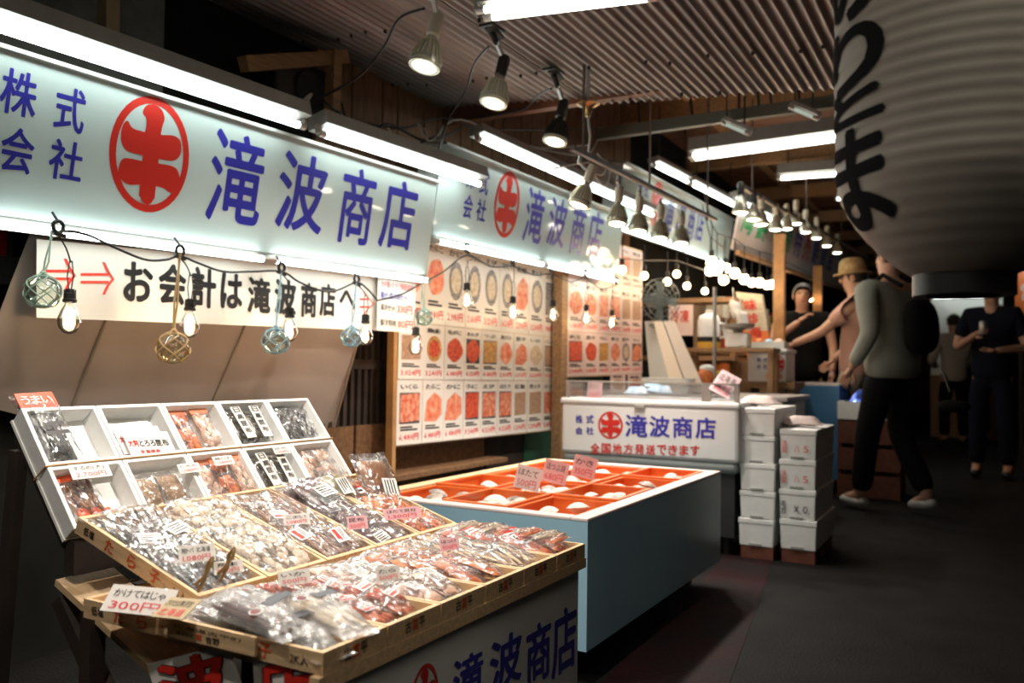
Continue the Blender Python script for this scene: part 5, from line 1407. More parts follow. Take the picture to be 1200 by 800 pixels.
p2 = thing('price_poster', 'pinkish price poster beyond the timber post, behind the freezer', 'poster', at_x(664, 441, XP2))
o = p2.location.copy(); pL, pR_ = o, at_x(735, 438, XP2)
Upo = (pR_ - pL).normalized(); frp = Frame((0, 0, 0), Upo, V((0, 0, 1)) - Upo*Upo.z); frpw = Frame(o, Upo, V((0, 0, 1)) - Upo*Upo.z)
cols = [frpw.uv(x, 438)[0] for x in (664, 684, 700, 714, 727, 739, 752)]
rows = [0, frpw.uv(664, 388)[1], frpw.uv(664, 325)[1], frpw.uv(664, 268)[1]]
MB().obox(frp.p(cols[-1]/2, rows[-1]/2, -.012), Upo*(cols[-1]/2), frp.v*(rows[-1]/2 + .01), frp.n*.008).build('backing_board', m_wood, p2)
SH = [[1, 0, 1, 0, 3, 2], [0, 0, 1, 1, 1, 1], [0, 0, 1, 0, 1, 1]]; FD = [[2, 2, 6, 0, 4, 1], [1, 1, 1, 1, 5, 5], [1, 1, 0, 1, 1, 5]]; GR = [[1, 0, 0, 0, 0, 1], [0, 0, 0, 1, 0, 0], [0]*6]
PR2 = ['2,980円', '3,480円', '1,980円', '2,480円', '980円', '1,280円']
for r_ in range(3):
    for c_ in range(6):
        poster_sheet(p2, frp, cols[c_], cols[c_+1], rows[r_], rows[r_+1], FOOD[FD[r_][c_]], SH[r_][c_], PR2[(c_ + r_) % 6], NAMES[(q*5 + c_) % 18], GR[r_][c_], m_sheetp, .0012*((r_ + c_) % 2)); q += 1
# two loose sheets below the second poster
for k_, (x0, x1, ya, yb, fd) in enumerate(((715, 733, 466, 438, 5), (735, 752, 470, 438, 2))):
    a, b_ = at_x(x0, ya, XP2), at_x(x1, yb, XP2); t = thing('price_sheet', ('loose price sheet hanging below the second poster, nearer the sign post', 'loose price sheet hanging below the far edge of the second poster')[k_], 'poster', a)
    poster_sheet(t, Frame((0, 0, 0), (0, 1, 0), (0, 0, 1)), 0, (b_ - a).y, 0, (b_ - a).z, FOOD[fd], 0, '980円', '鮭', False, m_sheetp)

# ================================================================== THE NEXT STALLS, FARTHER UP THE STREET
def at(x, y, Y): return at_y(x, y, Y)
# fan
t = thing('desk_fan', 'grey caged fan on the shelf behind the second price poster', 'fan', at(774, 382, 6.3)); k = .135
b = MB(); b.lathe([(.09, 0), (.09, .015), (.02, .03), (.016, .12)], 20, caps=True); b.build('base', mat('fan_grey', (.16, .19, .19), .4), t, smooth=40)
hub = V((0, -.02, .20)); ax = V((.75, -.65, 0)).normalized()
b = MB(); b.lathe([(.0, -.16), (.045, -.15), (.06, -.08), (.055, -.02), (.0, -.02)], 18, hub, ax); b.build('motor', MATS['fan_grey'], t, smooth=50)
b = MB()
for r_ in (.05, .09, .13, .165): 
    a = ax.cross(V((0, 0, 1))); b.tube([hub + ax*(.05 - r_*.2) + (a*math.cos(th) + V((0, 0, 1))*math.sin(th))*r_ for th in [2*PI*i/24 for i in range(25)]], .003, 5)
for i in range(16):
    th = 2*PI*i/16; d = a*math.cos(th) + V((0, 0, 1))*math.sin(th); b.tube([hub + ax*.05 + d*.02, hub + ax*.03 + d*.165, hub - ax*.03 + d*.165], .0025, 4)
b.build('cage', MATS['fan_grey'], t, smooth=60)
for i in range(4):
    th = 2*PI*i/4; d = a*math.cos(th) + V((0, 0, 1))*math.sin(th); e = ax.cross(d)
    b = MB(); b.add([hub + d*.03 - e*.02, hub + d*.14 - e*.05 + ax*.012, hub + d*.15 + e*.03 - ax*.012, hub + d*.03 + e*.02], [(0,1,2,3)]); b.build('blade', mat('fan_blade', (.12, .16, .17), .3), t)
# shelf with jug, notice etc.
t = thing('wall_shelf', 'brown timber shelf behind the white leaning boards', 'shelf', at(800, 352, 7.2)); 
MB().box((-.6, 0, -.02), (.45, .3, .02)).build('shelf_board', m_timber, t)
for x in (-.55, .35): MB().box((x, .24, -1.15), (x + .05, .3, 0)).build('upright', m_timber, t)
MB().box((-.6, .02, -.52), (.45, .3, -.48)).build('shelf_board', m_timber, t)
t = thing('notice', 'pink paper notice with red writing on the shelf upright', 'notice', at(799, 373, 7.19))
MB().box((-.12, 0, -.15), (.10, .006, .12)).build('sheet', m_sheetp, t)
g = MB(); put_text(g, '冷凍', Frame((-.10, -.002, -.03), (1, 0, 0), (0, 0, 1)), 0, 0, .10, 0, 0, .02, .17); g.build('lettering', m_red, t)
# white boards leaning
ZC = .80
t = thing('stall_counter', 'low white counter behind the freezer with fish trays on it', 'counter', (at(760, 450, 5.8).x, 5.75, 0))
MB().box((-.55, 0, 0), (.95, .75, ZC)).build('body', mat('counter_white', (.55, .56, .54), .4), t, bevel=.01)
MB().box((-.58, -.03, ZC), (.98, .78, ZC + .03)).build('top', mat('counter_top', (.62, .56, .52), .35), t, bevel=.006)
ZC += .03
for k_, (x0, x1, xt0, xt1, Y, lab) in enumerate(((764, 788, 757, 768, 6.16, 'greyest and nearest the price poster'), (789, 807, 767, 777, 6.04, 'middle one'), (809, 829, 779, 791, 5.92, 'farthest from the price poster'))):
    a, b_, c_, d_ = at(x0, 446, Y), at(x1, 446, Y), at(xt1, 378, Y + .2), at(xt0, 378, Y + .2)
    a.z = b_.z = ZC + .002
    t = thing('leaning_board', 'white foam board leaning back on the counter, ' + lab, 'board', a)
    n = (b_ - a).cross(d_ - a).normalized()*.03
    P = [p - a for p in (a, b_, c_, d_)]
    MB().add(P + [p - n*(-1) for p in P], [(0,1,2,3),(7,6,5,4),(0,4,5,1),(1,5,6,2),(2,6,7,3),(3,7,4,0)]).build('board', (mat('grey_foam', (.50, .52, .49), .6), mat('cream_foam', (.80, .70, .57), .6), mat('warm_foam', (.84, .74, .64), .6))[k_], t)
    MB().tube([P[1]*.5 + P[0]*.5 + V((0, -.004, .02)), P[2]*.5 + P[3]*.5 + V((0, -.004, -.02))], .006, 6).build('groove_edge', m_foam, t)
c = at(782, 446, 5.85); t = thing('fish_crate', 'shallow white foam crate on the counter in front of the leaning boards', 'box', (c.x, c.y, ZC)); b = MB(); open_tray(b, -.17, .17, -.06, .10, 0, .11, .015, .012); b.build('crate', m_foam, t, bevel=.003)
t = thing('fish_slab', 'orange salmon piece on the counter beside the leaning boards', 'fish', (at(826, 430, 6.05).x, 6.05, ZC + .03)); MB().ball((0, 0, .06), .10, 12, 8, 0, (.7, .8, 1.0)).build('flesh', CON['salmon'], t, smooth=60); MB().ball((.01, .02, .15), .06, 10, 6, 0, (1, 1, .5)).build('head', m_foam, t, smooth=60)
# metal pole
t = thing('steel_pole', 'thin steel pole rising from the counter to the third sign', 'pole', (at(837, 430, 6.3).x, 6.3, 0)); MB().tube([(0, 0, ZC), (0, 0, 1.62)], .014, 10).build('tube', m_alu, t, smooth=60); MB().lathe([(.05, ZC), (.05, ZC + .012), (.02, ZC + .02)], 12).build('foot_plate', m_alu, t)
# jug
t = thing('white_jug', 'white plastic jug with a dark and yellow band beside the steel pole', 'jug', (at(848, 408, 6.75).x - .12, 6.75, at(830, 408, 6.75).z))
b = MB(); b.lathe([(.0, .0), (.085, .0), (.09, .02), (.09, .22), (.075, .26), (.03, .28), (.028, .31), (0, .31)], 18); b.build('body', m_foam, t, smooth=50)
b = MB(); b.lathe([(.091, .0), (.0925, .01), (.0925, .05), (.091, .05)], 18); b.build('yellow_band', mat('band_yellow', (.70, .42, .05), .5), t, smooth=50)
b = MB(); b.lathe([(.091, .05), (.0925, .05), (.0925, .09), (.091, .09)], 18); b.build('dark_band', m_blk, t, smooth=50)
b = MB(); b.tube([(.085, 0, .20), (.13, 0, .19), (.13, 0, .10), (.088, 0, .08)], .012, 8); b.build('handle', m_foam, t, smooth=60)
jz = t.location.z
t = thing('side_table', 'small wooden side table holding the white jug and the scale', 'table', (at(848, 430, 6.75).x, 6.75, 0)); MB().box((-.30, -.15, jz - .03), (.42, .10, jz)).build('top', m_timber, t)
for x, y in ((-.27, -.12), (.37, -.12), (.37, .05), (-.27, .05)): MB().box((x, y, 0), (x + .04, y + .04, jz - .03)).build('leg', m_timber, t)
t = thing('kitchen_scale', 'white dial scale with a round pan on the side table', 'scale', (at(866, 405, 6.75).x, 6.72, jz)); b = MB(); b.box((-.09, -.07, 0), (.09, .07, .12)); b.build('body', m_foam, t, bevel=.02); b = MB(); b.lathe([(.02, .12), (.03, .14), (.12, .16), (.13, .19), (.12, .17), (.0, .155)], 18); b.build('pan', m_alu, t, smooth=50); b = MB(); b.lathe([(0, .002), (.05, .002), (.052, 0)], 16, (0, -.071, .06), (0, -1, 0)); b.build('dial', m_ban, t)
for k_, (x, y, s_) in enumerate(((866, 375, .07), (850, 390, .06), (858, 362, .06))):
    t = thing('hanging_bag', ('pale bunched plastic bag hung on the stall hook, largest', 'pale bunched plastic bag hung low by the steel pole', 'small pale plastic bag hung highest in the stall')[k_], 'bag', at(x, y, 7.0))
    mb = bag_mesh(s_*2.6, s_*2, s_*1.3, 70 + k_, 10, 8, 2.0); mb.build('film', mat('white_plastic', (.74, .73, .70), .4), t, smooth=60)
    [o for o in bpy.data.objects if o.parent == t][0].rotation_euler = (0, R(80), .4); 
    MB().tube([(0, 0, s_), (.01, 0, s_*2), (0, .02, s_*3)], .004, 5).build('loop', m_wcab, t)
# banner-like tall packs leaning: pale striped over orange
t = thing('leaning_pack', 'tall pale printed pack with orange lower half leaning in the farther stall', 'pack', at(884, 420, 7.6))
p0 = t.location.copy(); a, b_, c_, d_ = [at(x, y, 7.6) - p0 for x, y in ((876, 420), (905, 418), (893, 345), (862, 342))]
m_or = mat('pack_orange', (.80, .22, .05), .4)
md = a.lerp(d_, .42); me_ = b_.lerp(c_, .42); th_ = V((0, .05, 0))
for nm, q, m_ in (('lower_half', (a, b_, me_, md), m_or), ('upper_half', (md, me_, c_, d_), mat('pack_pale', (.72, .66, .52), .4, col2=(.45, .40, .30), vscale=14, stretch=(1, 1, 6)))):
    MB().add(list(q) + [p + th_ for p in q], [(0,1,2,3),(7,6,5,4),(0,4,5,1),(1,5,6,2),(2,6,7,3),(3,7,4,0)]).build(nm, m_, t)
g = MB()
for i in range(4):
    f = Frame(a.lerp(d_, .10 + .2*i) + (b_ - a)*.25 + V((0, -.004, 0)), (b_ - a), (d_ - a)); put_glyph(g, '北海珍味'[i], f, 0, 0, .11, .10, 0, 0, .04)
g.build('lettering', m_red, t)
# small white cooler box with the house mark
c0_, c1_ = at(876, 447, 6.9), at(921, 447, 6.9)
t = thing('cooler_box', 'small white cooler box with blue print and the red round emblem', 'box', (c0_.x, 6.9, 0)); W = c1_.x - c0_.x; z0 = c0_.z; z1 = at(876, 409, 6.9).z
MB().box((0, 0, z0), (W, .35, z1 - .03)).build('body', m_fz, t, bevel=.012); MB().box((-.01, -.01, z1 - .03), (W + .01, .36, z1)).build('lid', m_fz, t, bevel=.008)
fr = Frame((0, -.002, z0), (1, 0, 0), (0, 0, 1)); H = z1 - z0
g = MB(); 
for i, ch in enumerate('株式会社'): put_glyph(g, ch, fr, W*(.24 + .17*(i % 2)), H*(.60 - .20*(i//2)), W*(.36 + .17*(i % 2)), H*(.74 - .20*(i//2)), 0, 0, .03)
g.build('lettering', m_blue, t)
g = MB(); emblem(g, fr, W*.80, H*.56, W*.17, H*.26, 0); g.build('emblem', m_red, t)
g = MB(); put_text(g, '全国発送', fr, W*.46, H*.12, H*.14, 0, 0, .03, W*.46); g.build('red_lettering', m_red, t)
cz = z0
t = thing('box_shelf', 'dark timber stand under the small cooler box', 'stand', (c0_.x - .05, 6.88, 0)); MB().box((0, 0, cz - .05), (W + .12, .42, cz)).build('top', m_timber, t)
for x in (.02, W + .05): MB().box((x, .05, 0), (x + .05, .35, cz - .05)).build('upright', m_timber, t)
t = thing('paper_tray', 'tray of small colourful packs on top of the small cooler box', 'tray', (c0_.x + W*.45, 7.05, z1)); b = MB(); open_tray(b, -.14, .14, -.1, .1, 0, .06, .006, .004); b.build('tray', mat('clear_tray', (.6, .62, .6), .2), t)
for k_ in range(3): MB().ball((-.08 + .08*k_, 0, .05), .045, 8, 6, 0, (1, 1, .9)).build('pack', (CON['salmon'], MATS['blue_pack'], CON['pale'])[k_], t, smooth=60)
# second blue tub and the lit tray by the apron man
q0, q1 = at(924, 498, 7.4), at(985, 498, 7.4)
t = thing('fish_tub', 'second deep blue tub farther up the street, in front of the man in black', 'tub', (q0.x, 7.4, 0)); W = .40; zt = at(940, 449, 7.4).z
m_tb2 = mat('tub_deepblue', (.06, .19, .36), .35)
b = MB(); open_tray(b, 0, W, 0, 1.0, .12, zt - .015, .05, .05); b.build('shell', m_tb2, t); b = MB()
for q in ((0, 0, W, .06), (0, .94, W, 1.0), (0, .06, .06, .94), (W - .06, .06, W, .94)): b.box((q[0], q[1], zt - .015), (q[2], q[3], zt))
b.build('rim', m_rim, t)
for x in (.08, W - .12):
    for y in (.1, .86): MB().box((x, y, 0), (x + .05, y + .05, .12)).build('foot', m_blk, t)
t = thing('foam_tray', 'white foam tray with a shiny wrap coloured as blue-lit, beside the walking man', 'tray', (at(966, 480, 7.25).x + .10, 7.25, 0)); zq = at(980, 470, 7.25).z
b = MB(); open_tray(b, 0, .46, 0, .5, zq - .14, zq, .025, .02); b.build('tray', m_foam, t)
bag_mesh(.36, .36, .12, 88, 12, 10, 2.2).build('blue_lit_wrap', mat('blue_light_tint', (.08, .16, .75), .15, .6), t, smooth=50); [o for o in bpy.data.objects if o.parent == t and o.name.startswith('blue')][0].location = (.23, .25, zq)  # blue light on the item is put into this colour
t = thing('wooden_crate', 'reddish brown wooden crate under the foam tray by the walking man', 'crate', (at(966, 480, 7.25).x + .10, 7.25, 0)); zb = zq - .142
for k_ in range(3): MB().box((0, 0, zb*(.02 + .34*k_)), (.46, .02, zb*(.30 + .34*k_))).build('slat', MATS['red_timber'], t); MB().box((0, .48, zb*(.02 + .34*k_)), (.46, .5, zb*(.30 + .34*k_))).build('slat', MATS['red_timber'], t)
for x, y in ((0, .02), (.43, .02), (0, .45), (.43, .45)): MB().box((x, y, 0), (x + .03, y + .03, zb)).build('corner_post', MATS['red_timber'], t)
# timber posts and canopy fascia of the farther stall, its pink sign and its bulbs
for k_, (x, Y, lab) in enumerate(((913, 8.3, 'pale orange timber post at the near corner of the farther stall'), (958, 11.0, 'timber post farther up the stalls beside the hat'))):
    c = at(x, 440, Y); t = thing('timber_post', lab, 'post', (c.x, Y, 0)); MB().box((-.05, -.04, 0), (.05, .04, 2.3)).build('post', MATS['orange_timber'], t)
A4, B4 = at_x(858, 292, -2.15), at_x(1000, 343, -2.15)
t = thing('stall_fascia', 'pinkish white fascia board with green and red characters over the farther stall', 'sign', A4); U4 = (B4 - A4).normalized(); L4 = (B4 - A4).length
f4 = Frame((0, 0, 0), U4, V((.10, 0, .5))); h4 = .62
b = MB(); b.add([f4.p(a, c, l) for l in (-.02, 0) for a, c in ((0, 0), (L4, 0), (L4, h4), (0, h4))], [(3,2,1,0),(4,5,6,7),(0,1,5,4),(1,2,6,5),(2,3,7,6),(3,0,4,7)]); b.build('panel', mat('fascia_pink', (.66, .56, .52), .3), t)
m_gr = mat('green_print', (.05, .42, .14), .4)
for i, (ch, m_) in enumerate((('海', m_gr), ('鮮', m_gr), ('市', m_gr), ('場', m_gr), ('特', m_blue), ('売', m_red), ('鮮', m_blue), ('魚', m_blue), ('店', m_blue))):
    g = MB(); u = .12 + i*.62; put_glyph(g, ch, f4, u, .18, u + .46, .56, .002, 0, .03); g.build('character', m_, t)
MB().bar((0.05, 0, -.03), B4 - A4 + V((.05, 0, -.03)), .05, .04).build('bottom_rail', m_timber, t)
batten(at_x(862, 236, -2.0), at_x(905, 258, -2.0), 'fluorescent tube over the near end of the pinkish fascia', None, V((-.25, 0, 1)))
# bright goods wall below the fascia
t = thing('goods_rack', 'rack of pale and red packaged goods under the farther fascia', 'rack', (-2.62, 8.6, 0))
MB().box((-.06, 0, 0), (-.03, 6.2, 1.72)).build('back_board', mat('rack_back', (.40, .27, .16), .6), t)
for k_ in range(4): MB().box((-.03, 0, .45 + .36*k_), (.30 - .05*k_, 6.2, .475 + .36*k_)).build('shelf', m_timber, t)
gm = [m_or, m_foam, m_red, mat('pack_yellow', (.75, .55, .12), .4), m_pink, CON['brown'], MATS['pack_pale']]
for k_ in range(4):
    for i in range(20):
        s_ = rnd.uniform(.15, .24); y = .05 + i*.305 + rnd.uniform(0, .04)
        gi = rnd.randrange(7); o = MB().box((-.10, 0, 0), (.02, .20, s_)).build('packet', gm[gi], None, bevel=.012); o.location = (-2.62 + .15, 8.6 + y, .476 + .36*k_)
        tag(o, '%s packet, %s along the %s shelf of the farther goods rack' % (('orange', 'white', 'red', 'yellow', 'pink', 'brown', 'pale')[gi], (NTH + ('thirteenth', 'fourteenth', 'fifteenth', 'sixteenth', 'seventeenth', 'eighteenth', 'nineteenth', 'twentieth'))[i], ('lowest', 'second', 'third', 'top')[k_]), 'packet', 'packets on the %s shelf of the farther rack' % ('lowest', 'second', 'third', 'top')[k_])
# bulbs of the farther stall
RXB = -1.95
for i, (x, y) in enumerate(((834, 307), (832, 317), (840, 316), (850, 314), (861, 320), (848, 328), (872, 327), (881, 331), (890, 331), (899, 334), (905, 333), (916, 325), (949, 349), (956, 351))):
    p = at_x(x, y, RXB - .22*(i % 2)); nm = ('first', 'second', 'third', 'fourth', 'fifth', 'sixth', 'seventh', 'eighth', 'ninth', 'tenth', 'eleventh', 'twelfth', 'thirteenth', 'fourteenth')[i]
    t = thing('stall_bulb', 'round warm bulb under the fascia of the farther stall, %s from the near end' % nm, 'bulb', p, group='bulbs of the farther stall')
    MB().ball((0, 0, 0), .046, 12, 8).build('glass', m_bulbglow, t, smooth=80); MB().lathe([(.02, .035), (.022, .09), (.012, .10)], 10).build('socket', m_blk, t, smooth=40); MB().tube([(0, 0, .09), (.0, 0, .30)], .005, 5).build('wire', m_blk, t)
    if i % 2 == 0: light('POINT', 3.5, BULB_C, p + V((.10, -.02, -.02)), None, .05).parent = None
for i, (x, y, X, lab) in enumerate(((793, 321, -2.2, 'beside the fan, highest of four'), (782, 330, -2.2, 'beside the second poster'), (805, 335, -2.2, 'in the dark opening above the leaning boards'), (826, 341, -2.2, 'nearest the steel pole'), (755, 323, -2.3, 'at the top far corner of the second poster'), (729, 316, -2.3, 'over the second poster near the spot lamps'))):
    p = at_x(x, y, X); t = thing('stall_bulb', 'round warm bulb of the middle stall, ' + lab, 'bulb', p)
    MB().ball((0, 0, 0), .030, 12, 8).build('glass', m_bulbglow, t, smooth=80); MB().lathe([(.016, .028), (.018, .075), (.010, .08)], 10).build('socket', m_blk, t, smooth=40); MB().tube([(0, 0, .075), (.0, 0, .24)], .004, 5).build('wire', m_blk, t)
    light('POINT', 0.9, BULB_C, (.07, -.02, -.02), t, .04)
t = thing('stall_string', 'straight dark wire carrying the round bulbs of the middle stall', 'string cable', at_x(750, 300, -2.3)); pz = t.location
MB().tube([at_x(725, 303, -2.3) - pz, at_x(760, 305, -2.3) - pz, at_x(793, 305, -2.2) - pz, at_x(830, 318, -2.2) - pz], .005, 6).build('wire', m_blk, t, smooth=60)
# right side of the street: dark closed stalls with a lit notice
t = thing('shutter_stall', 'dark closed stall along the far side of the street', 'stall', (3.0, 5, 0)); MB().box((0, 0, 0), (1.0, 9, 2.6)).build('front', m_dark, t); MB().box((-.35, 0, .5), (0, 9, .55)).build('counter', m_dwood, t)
t = thing('notice_stand', 'orange notice at the far edge of the street beside the lantern ring', 'notice', (at(1196, 345, 10.5).x, 10.5, 0)); z_ = at(1196, 345, 10.5).z
MB().box((-.05, 0, z_ - .28), (.5, .03, z_ + .25)).build('board', m_or, t); MB().box((-.02, .0, 0), (.02, .03, z_ - .28)).build('post', m_dwood, t)
g = MB(); put_text(g, '営業中', Frame((0, -.002, z_ - .05), (1, 0, 0), (0, 0, 1)), 0, 0, .16, 0, 0, .03, .42); g.build('lettering', m_paper, t)
light('POINT', 3, LAMP_C, (.1, -.35, z_ + .3), t, .05)
t = thing('red_cooler', 'red drinks crate on the ground at the edge of the street', 'crate', (at(1200, 520, 9.0).x + .02, 9.0, 0)); b = MB(); open_tray(b, 0, .5, 0, .4, .0, .36, .02, .02); b.build('crate', m_red, t, bevel=.01)
t = thing('lit_stall_front', 'pale lit stall front at the end of the street behind the walkers', 'stall', (at(1128, 390, 15).x, 15, 0)); z0, z1 = at(1128, 432, 15).z, at(1128, 345, 15).z
MB().box((-.45, 0, 0), (.55, .1, z0 - .1)).build('counter', mat('counter_brown', (.26, .15, .08), .6), t); MB().box((-.45, .1, z0 - .1), (.55, .14, z1)).build('back_panel', m_white, t); MB().box((-.5, -.2, z1), (.6, .14, z1 + .1)).build('awning', m_timber, t)
batten(V((t.location.x - .4, 14.8, z1 - .05)), V((t.location.x + .5, 14.8, z1 - .05)), 'tube under the awning of the pale stall front at the end of the street', None, V((0, 0, 1)))
# unseen fittings added behind and over the camera as fill for the fronts
batten(V((-.9, -.55, 2.2)), V((.5, -.55, 2.2)), 'unseen fluorescent fitting added across the street behind the viewpoint as fill light', None, V((0, 0, 1)), tr=.018, house=(.06, .05), gap=.03, twin=True, glow=emis('added_fill_tube', (1.0, .90, .74), 14.0), hang=2.25)
batten(V((-.35, .95, 2.12)), V((1.0, .95, 2.12)), 'unseen fluorescent fitting added across the street over the viewpoint as fill light', None, V((0, 0, 1)), tr=.018, house=(.06, .05), gap=.03, twin=True, glow=MATS['added_fill_tube'], hang=2.25)
# wires that carry the bulbs of the farther stall
for k_, X in enumerate((RXB, RXB - .22)):
    tops = sorted([o.location + V((0, 0, .30)) for o in bpy.data.objects if o.name.startswith('stall_bulb') and o.parent is None and abs(o.location.x - X) < .02], key=lambda p: p.y)
    if len(tops) > 1:
        c = tops[0]; t = thing('stall_string', 'dark wire of round bulbs under the farther fascia, ' + ('street side', 'wall side')[k_], 'string cable', c)
        MB().tube([V((0, -.25, .25))] + [p - c for p in tops] + [tops[-1] - c + V((0, .3, .3))], .005, 5).build('wire', m_blk, t, smooth=60)

c = at(890, 420, 7.6); t = thing('crate_stand', 'tall timber crate under the leaning pack of the farther stall', 'crate', (c.x, 7.55, 0))
for k_ in range(5): MB().box((-.18, 0, c.z*(.01 + .2*k_)), (.18, .02, c.z*(.18 + .2*k_))).build('slat', m_timber, t); MB().box((-.18, .26, c.z*(.01 + .2*k_)), (.18, .28, c.z*(.18 + .2*k_))).build('slat', m_timber, t)
for x in (-.18, .15): MB().box((x, .02, 0), (x + .03, .26, c.z)).build('side_board', m_timber, t)
t = thing('switch_box', 'dark grey switch box on the wall beyond the near edge of the canopy sheet', 'switch', at_x(10, 292, XW))
MB().box((0, -.10, -.12), (.05, .10, .12)).build('case', mat('switch_grey', (.06, .062, .055), .6), t, bevel=.006)
for k_ in range(3): MB().box((.05, -.07 + .055*k_, -.03), (.06, -.04 + .055*k_, .05)).build('switch', m_blk if k_ else m_red, t)
# ================================================================== PEOPLE
def skin_obj(name, verts, edges, mat_, parent, sub=2, smooth=True):
    """verts: (position, radius or (rx, ry)); grown round its skeleton and frozen"""
    me = bpy.data.meshes.new(name); me.from_pydata([tuple(v[0]) for v in verts], edges, [])
    o = bpy.data.objects.new(name, me); COL.objects.link(o)
    sk = o.modifiers.new('skin', 'SKIN'); sk.use_smooth_shade = smooth
    for i, v in enumerate(verts):
        r_ = v[1]; me.skin_vertices[0].data[i].radius = (r_ if isinstance(r_, tuple) else (r_, r_))
    me.skin_vertices[0].data[0].use_root = True
    sb = o.modifiers.new('sub', 'SUBSURF'); sb.levels = sub; sb.render_levels = sub
    dg = bpy.context.evaluated_depsgraph_get(); nm = bpy.data.meshes.new_from_object(o.evaluated_get(dg))
    o.modifiers.clear(); o.data = nm; bpy.data.meshes.remove(me); nm.materials.clear(); nm.materials.append(mat_)
    nm.polygons.foreach_set('use_smooth', [True]*len(nm.polygons))
    o.parent = parent; return o
m_skin = mat('skin', (.55, .32, .22), .5, var=.06, vscale=30)
m_hair = mat('dark_hair', (.02, .016, .014), .5, bump=.3, bscale=120)
m_shoe_w = mat('white_shoe', (.62, .62, .60), .5); m_sole = mat('shoe_sole', (.35, .34, .32), .6)
def mirrored(p): return V((-p[0], p[1], p[2]))
def hand(parent, wrist, dirn, palm_n, s=1.0, curl=.5, side=1, m=None):
    """palm with four fingers and a thumb leaving its side; palm_n is the way the palm faces"""
    w = V(wrist); d = V(dirn).normalized(); n = (V(palm_n) - d*V(palm_n).dot(d)).normalized(); a = d.cross(n)*side
    vs = [(w, .026*s), (w + d*.045*s, (.034*s, .018*s)), (w + d*.08*s, (.036*s, .017*s))]; es = [(0, 1), (1, 2)]
    o = skin_obj('hand', vs, es, m or m_skin, parent, 1)
    for i, (off, L) in enumerate(((-.028, .070), (-.010, .080), (.009, .075), (.027, .060))):
        b = w + d*.078*s + a*off*s; p = [b - d*.02*s]
        dd = d.copy(); q = b
        for k in range(3):
            p.append(q); q = q + dd*L*s*(.42, .33, .25)[k]; dd = (dd + n*curl*.75).normalized()
        p.append(q)
        skin_obj('finger', [(x, (.0088, .0092, .0085, .0078, .0062)[k]*s) for k, x in enumerate(p)], [(k, k+1) for k in range(4)], m or m_skin, o, 1)
    b = w + d*.025*s - a*.026*s; p = [b, b - a*.022*s + d*.022*s + n*.008*s, b - a*.030*s + d*.05*s + n*.016*s, b - a*.026*s + d*.072*s + n*.024*s]
    skin_obj('thumb', [(x, (.014, .0115, .0098, .007)[k]*s) for k, x in enumerate(p)], [(0,1),(1,2),(2,3)], m or m_skin, o, 1)
    return o
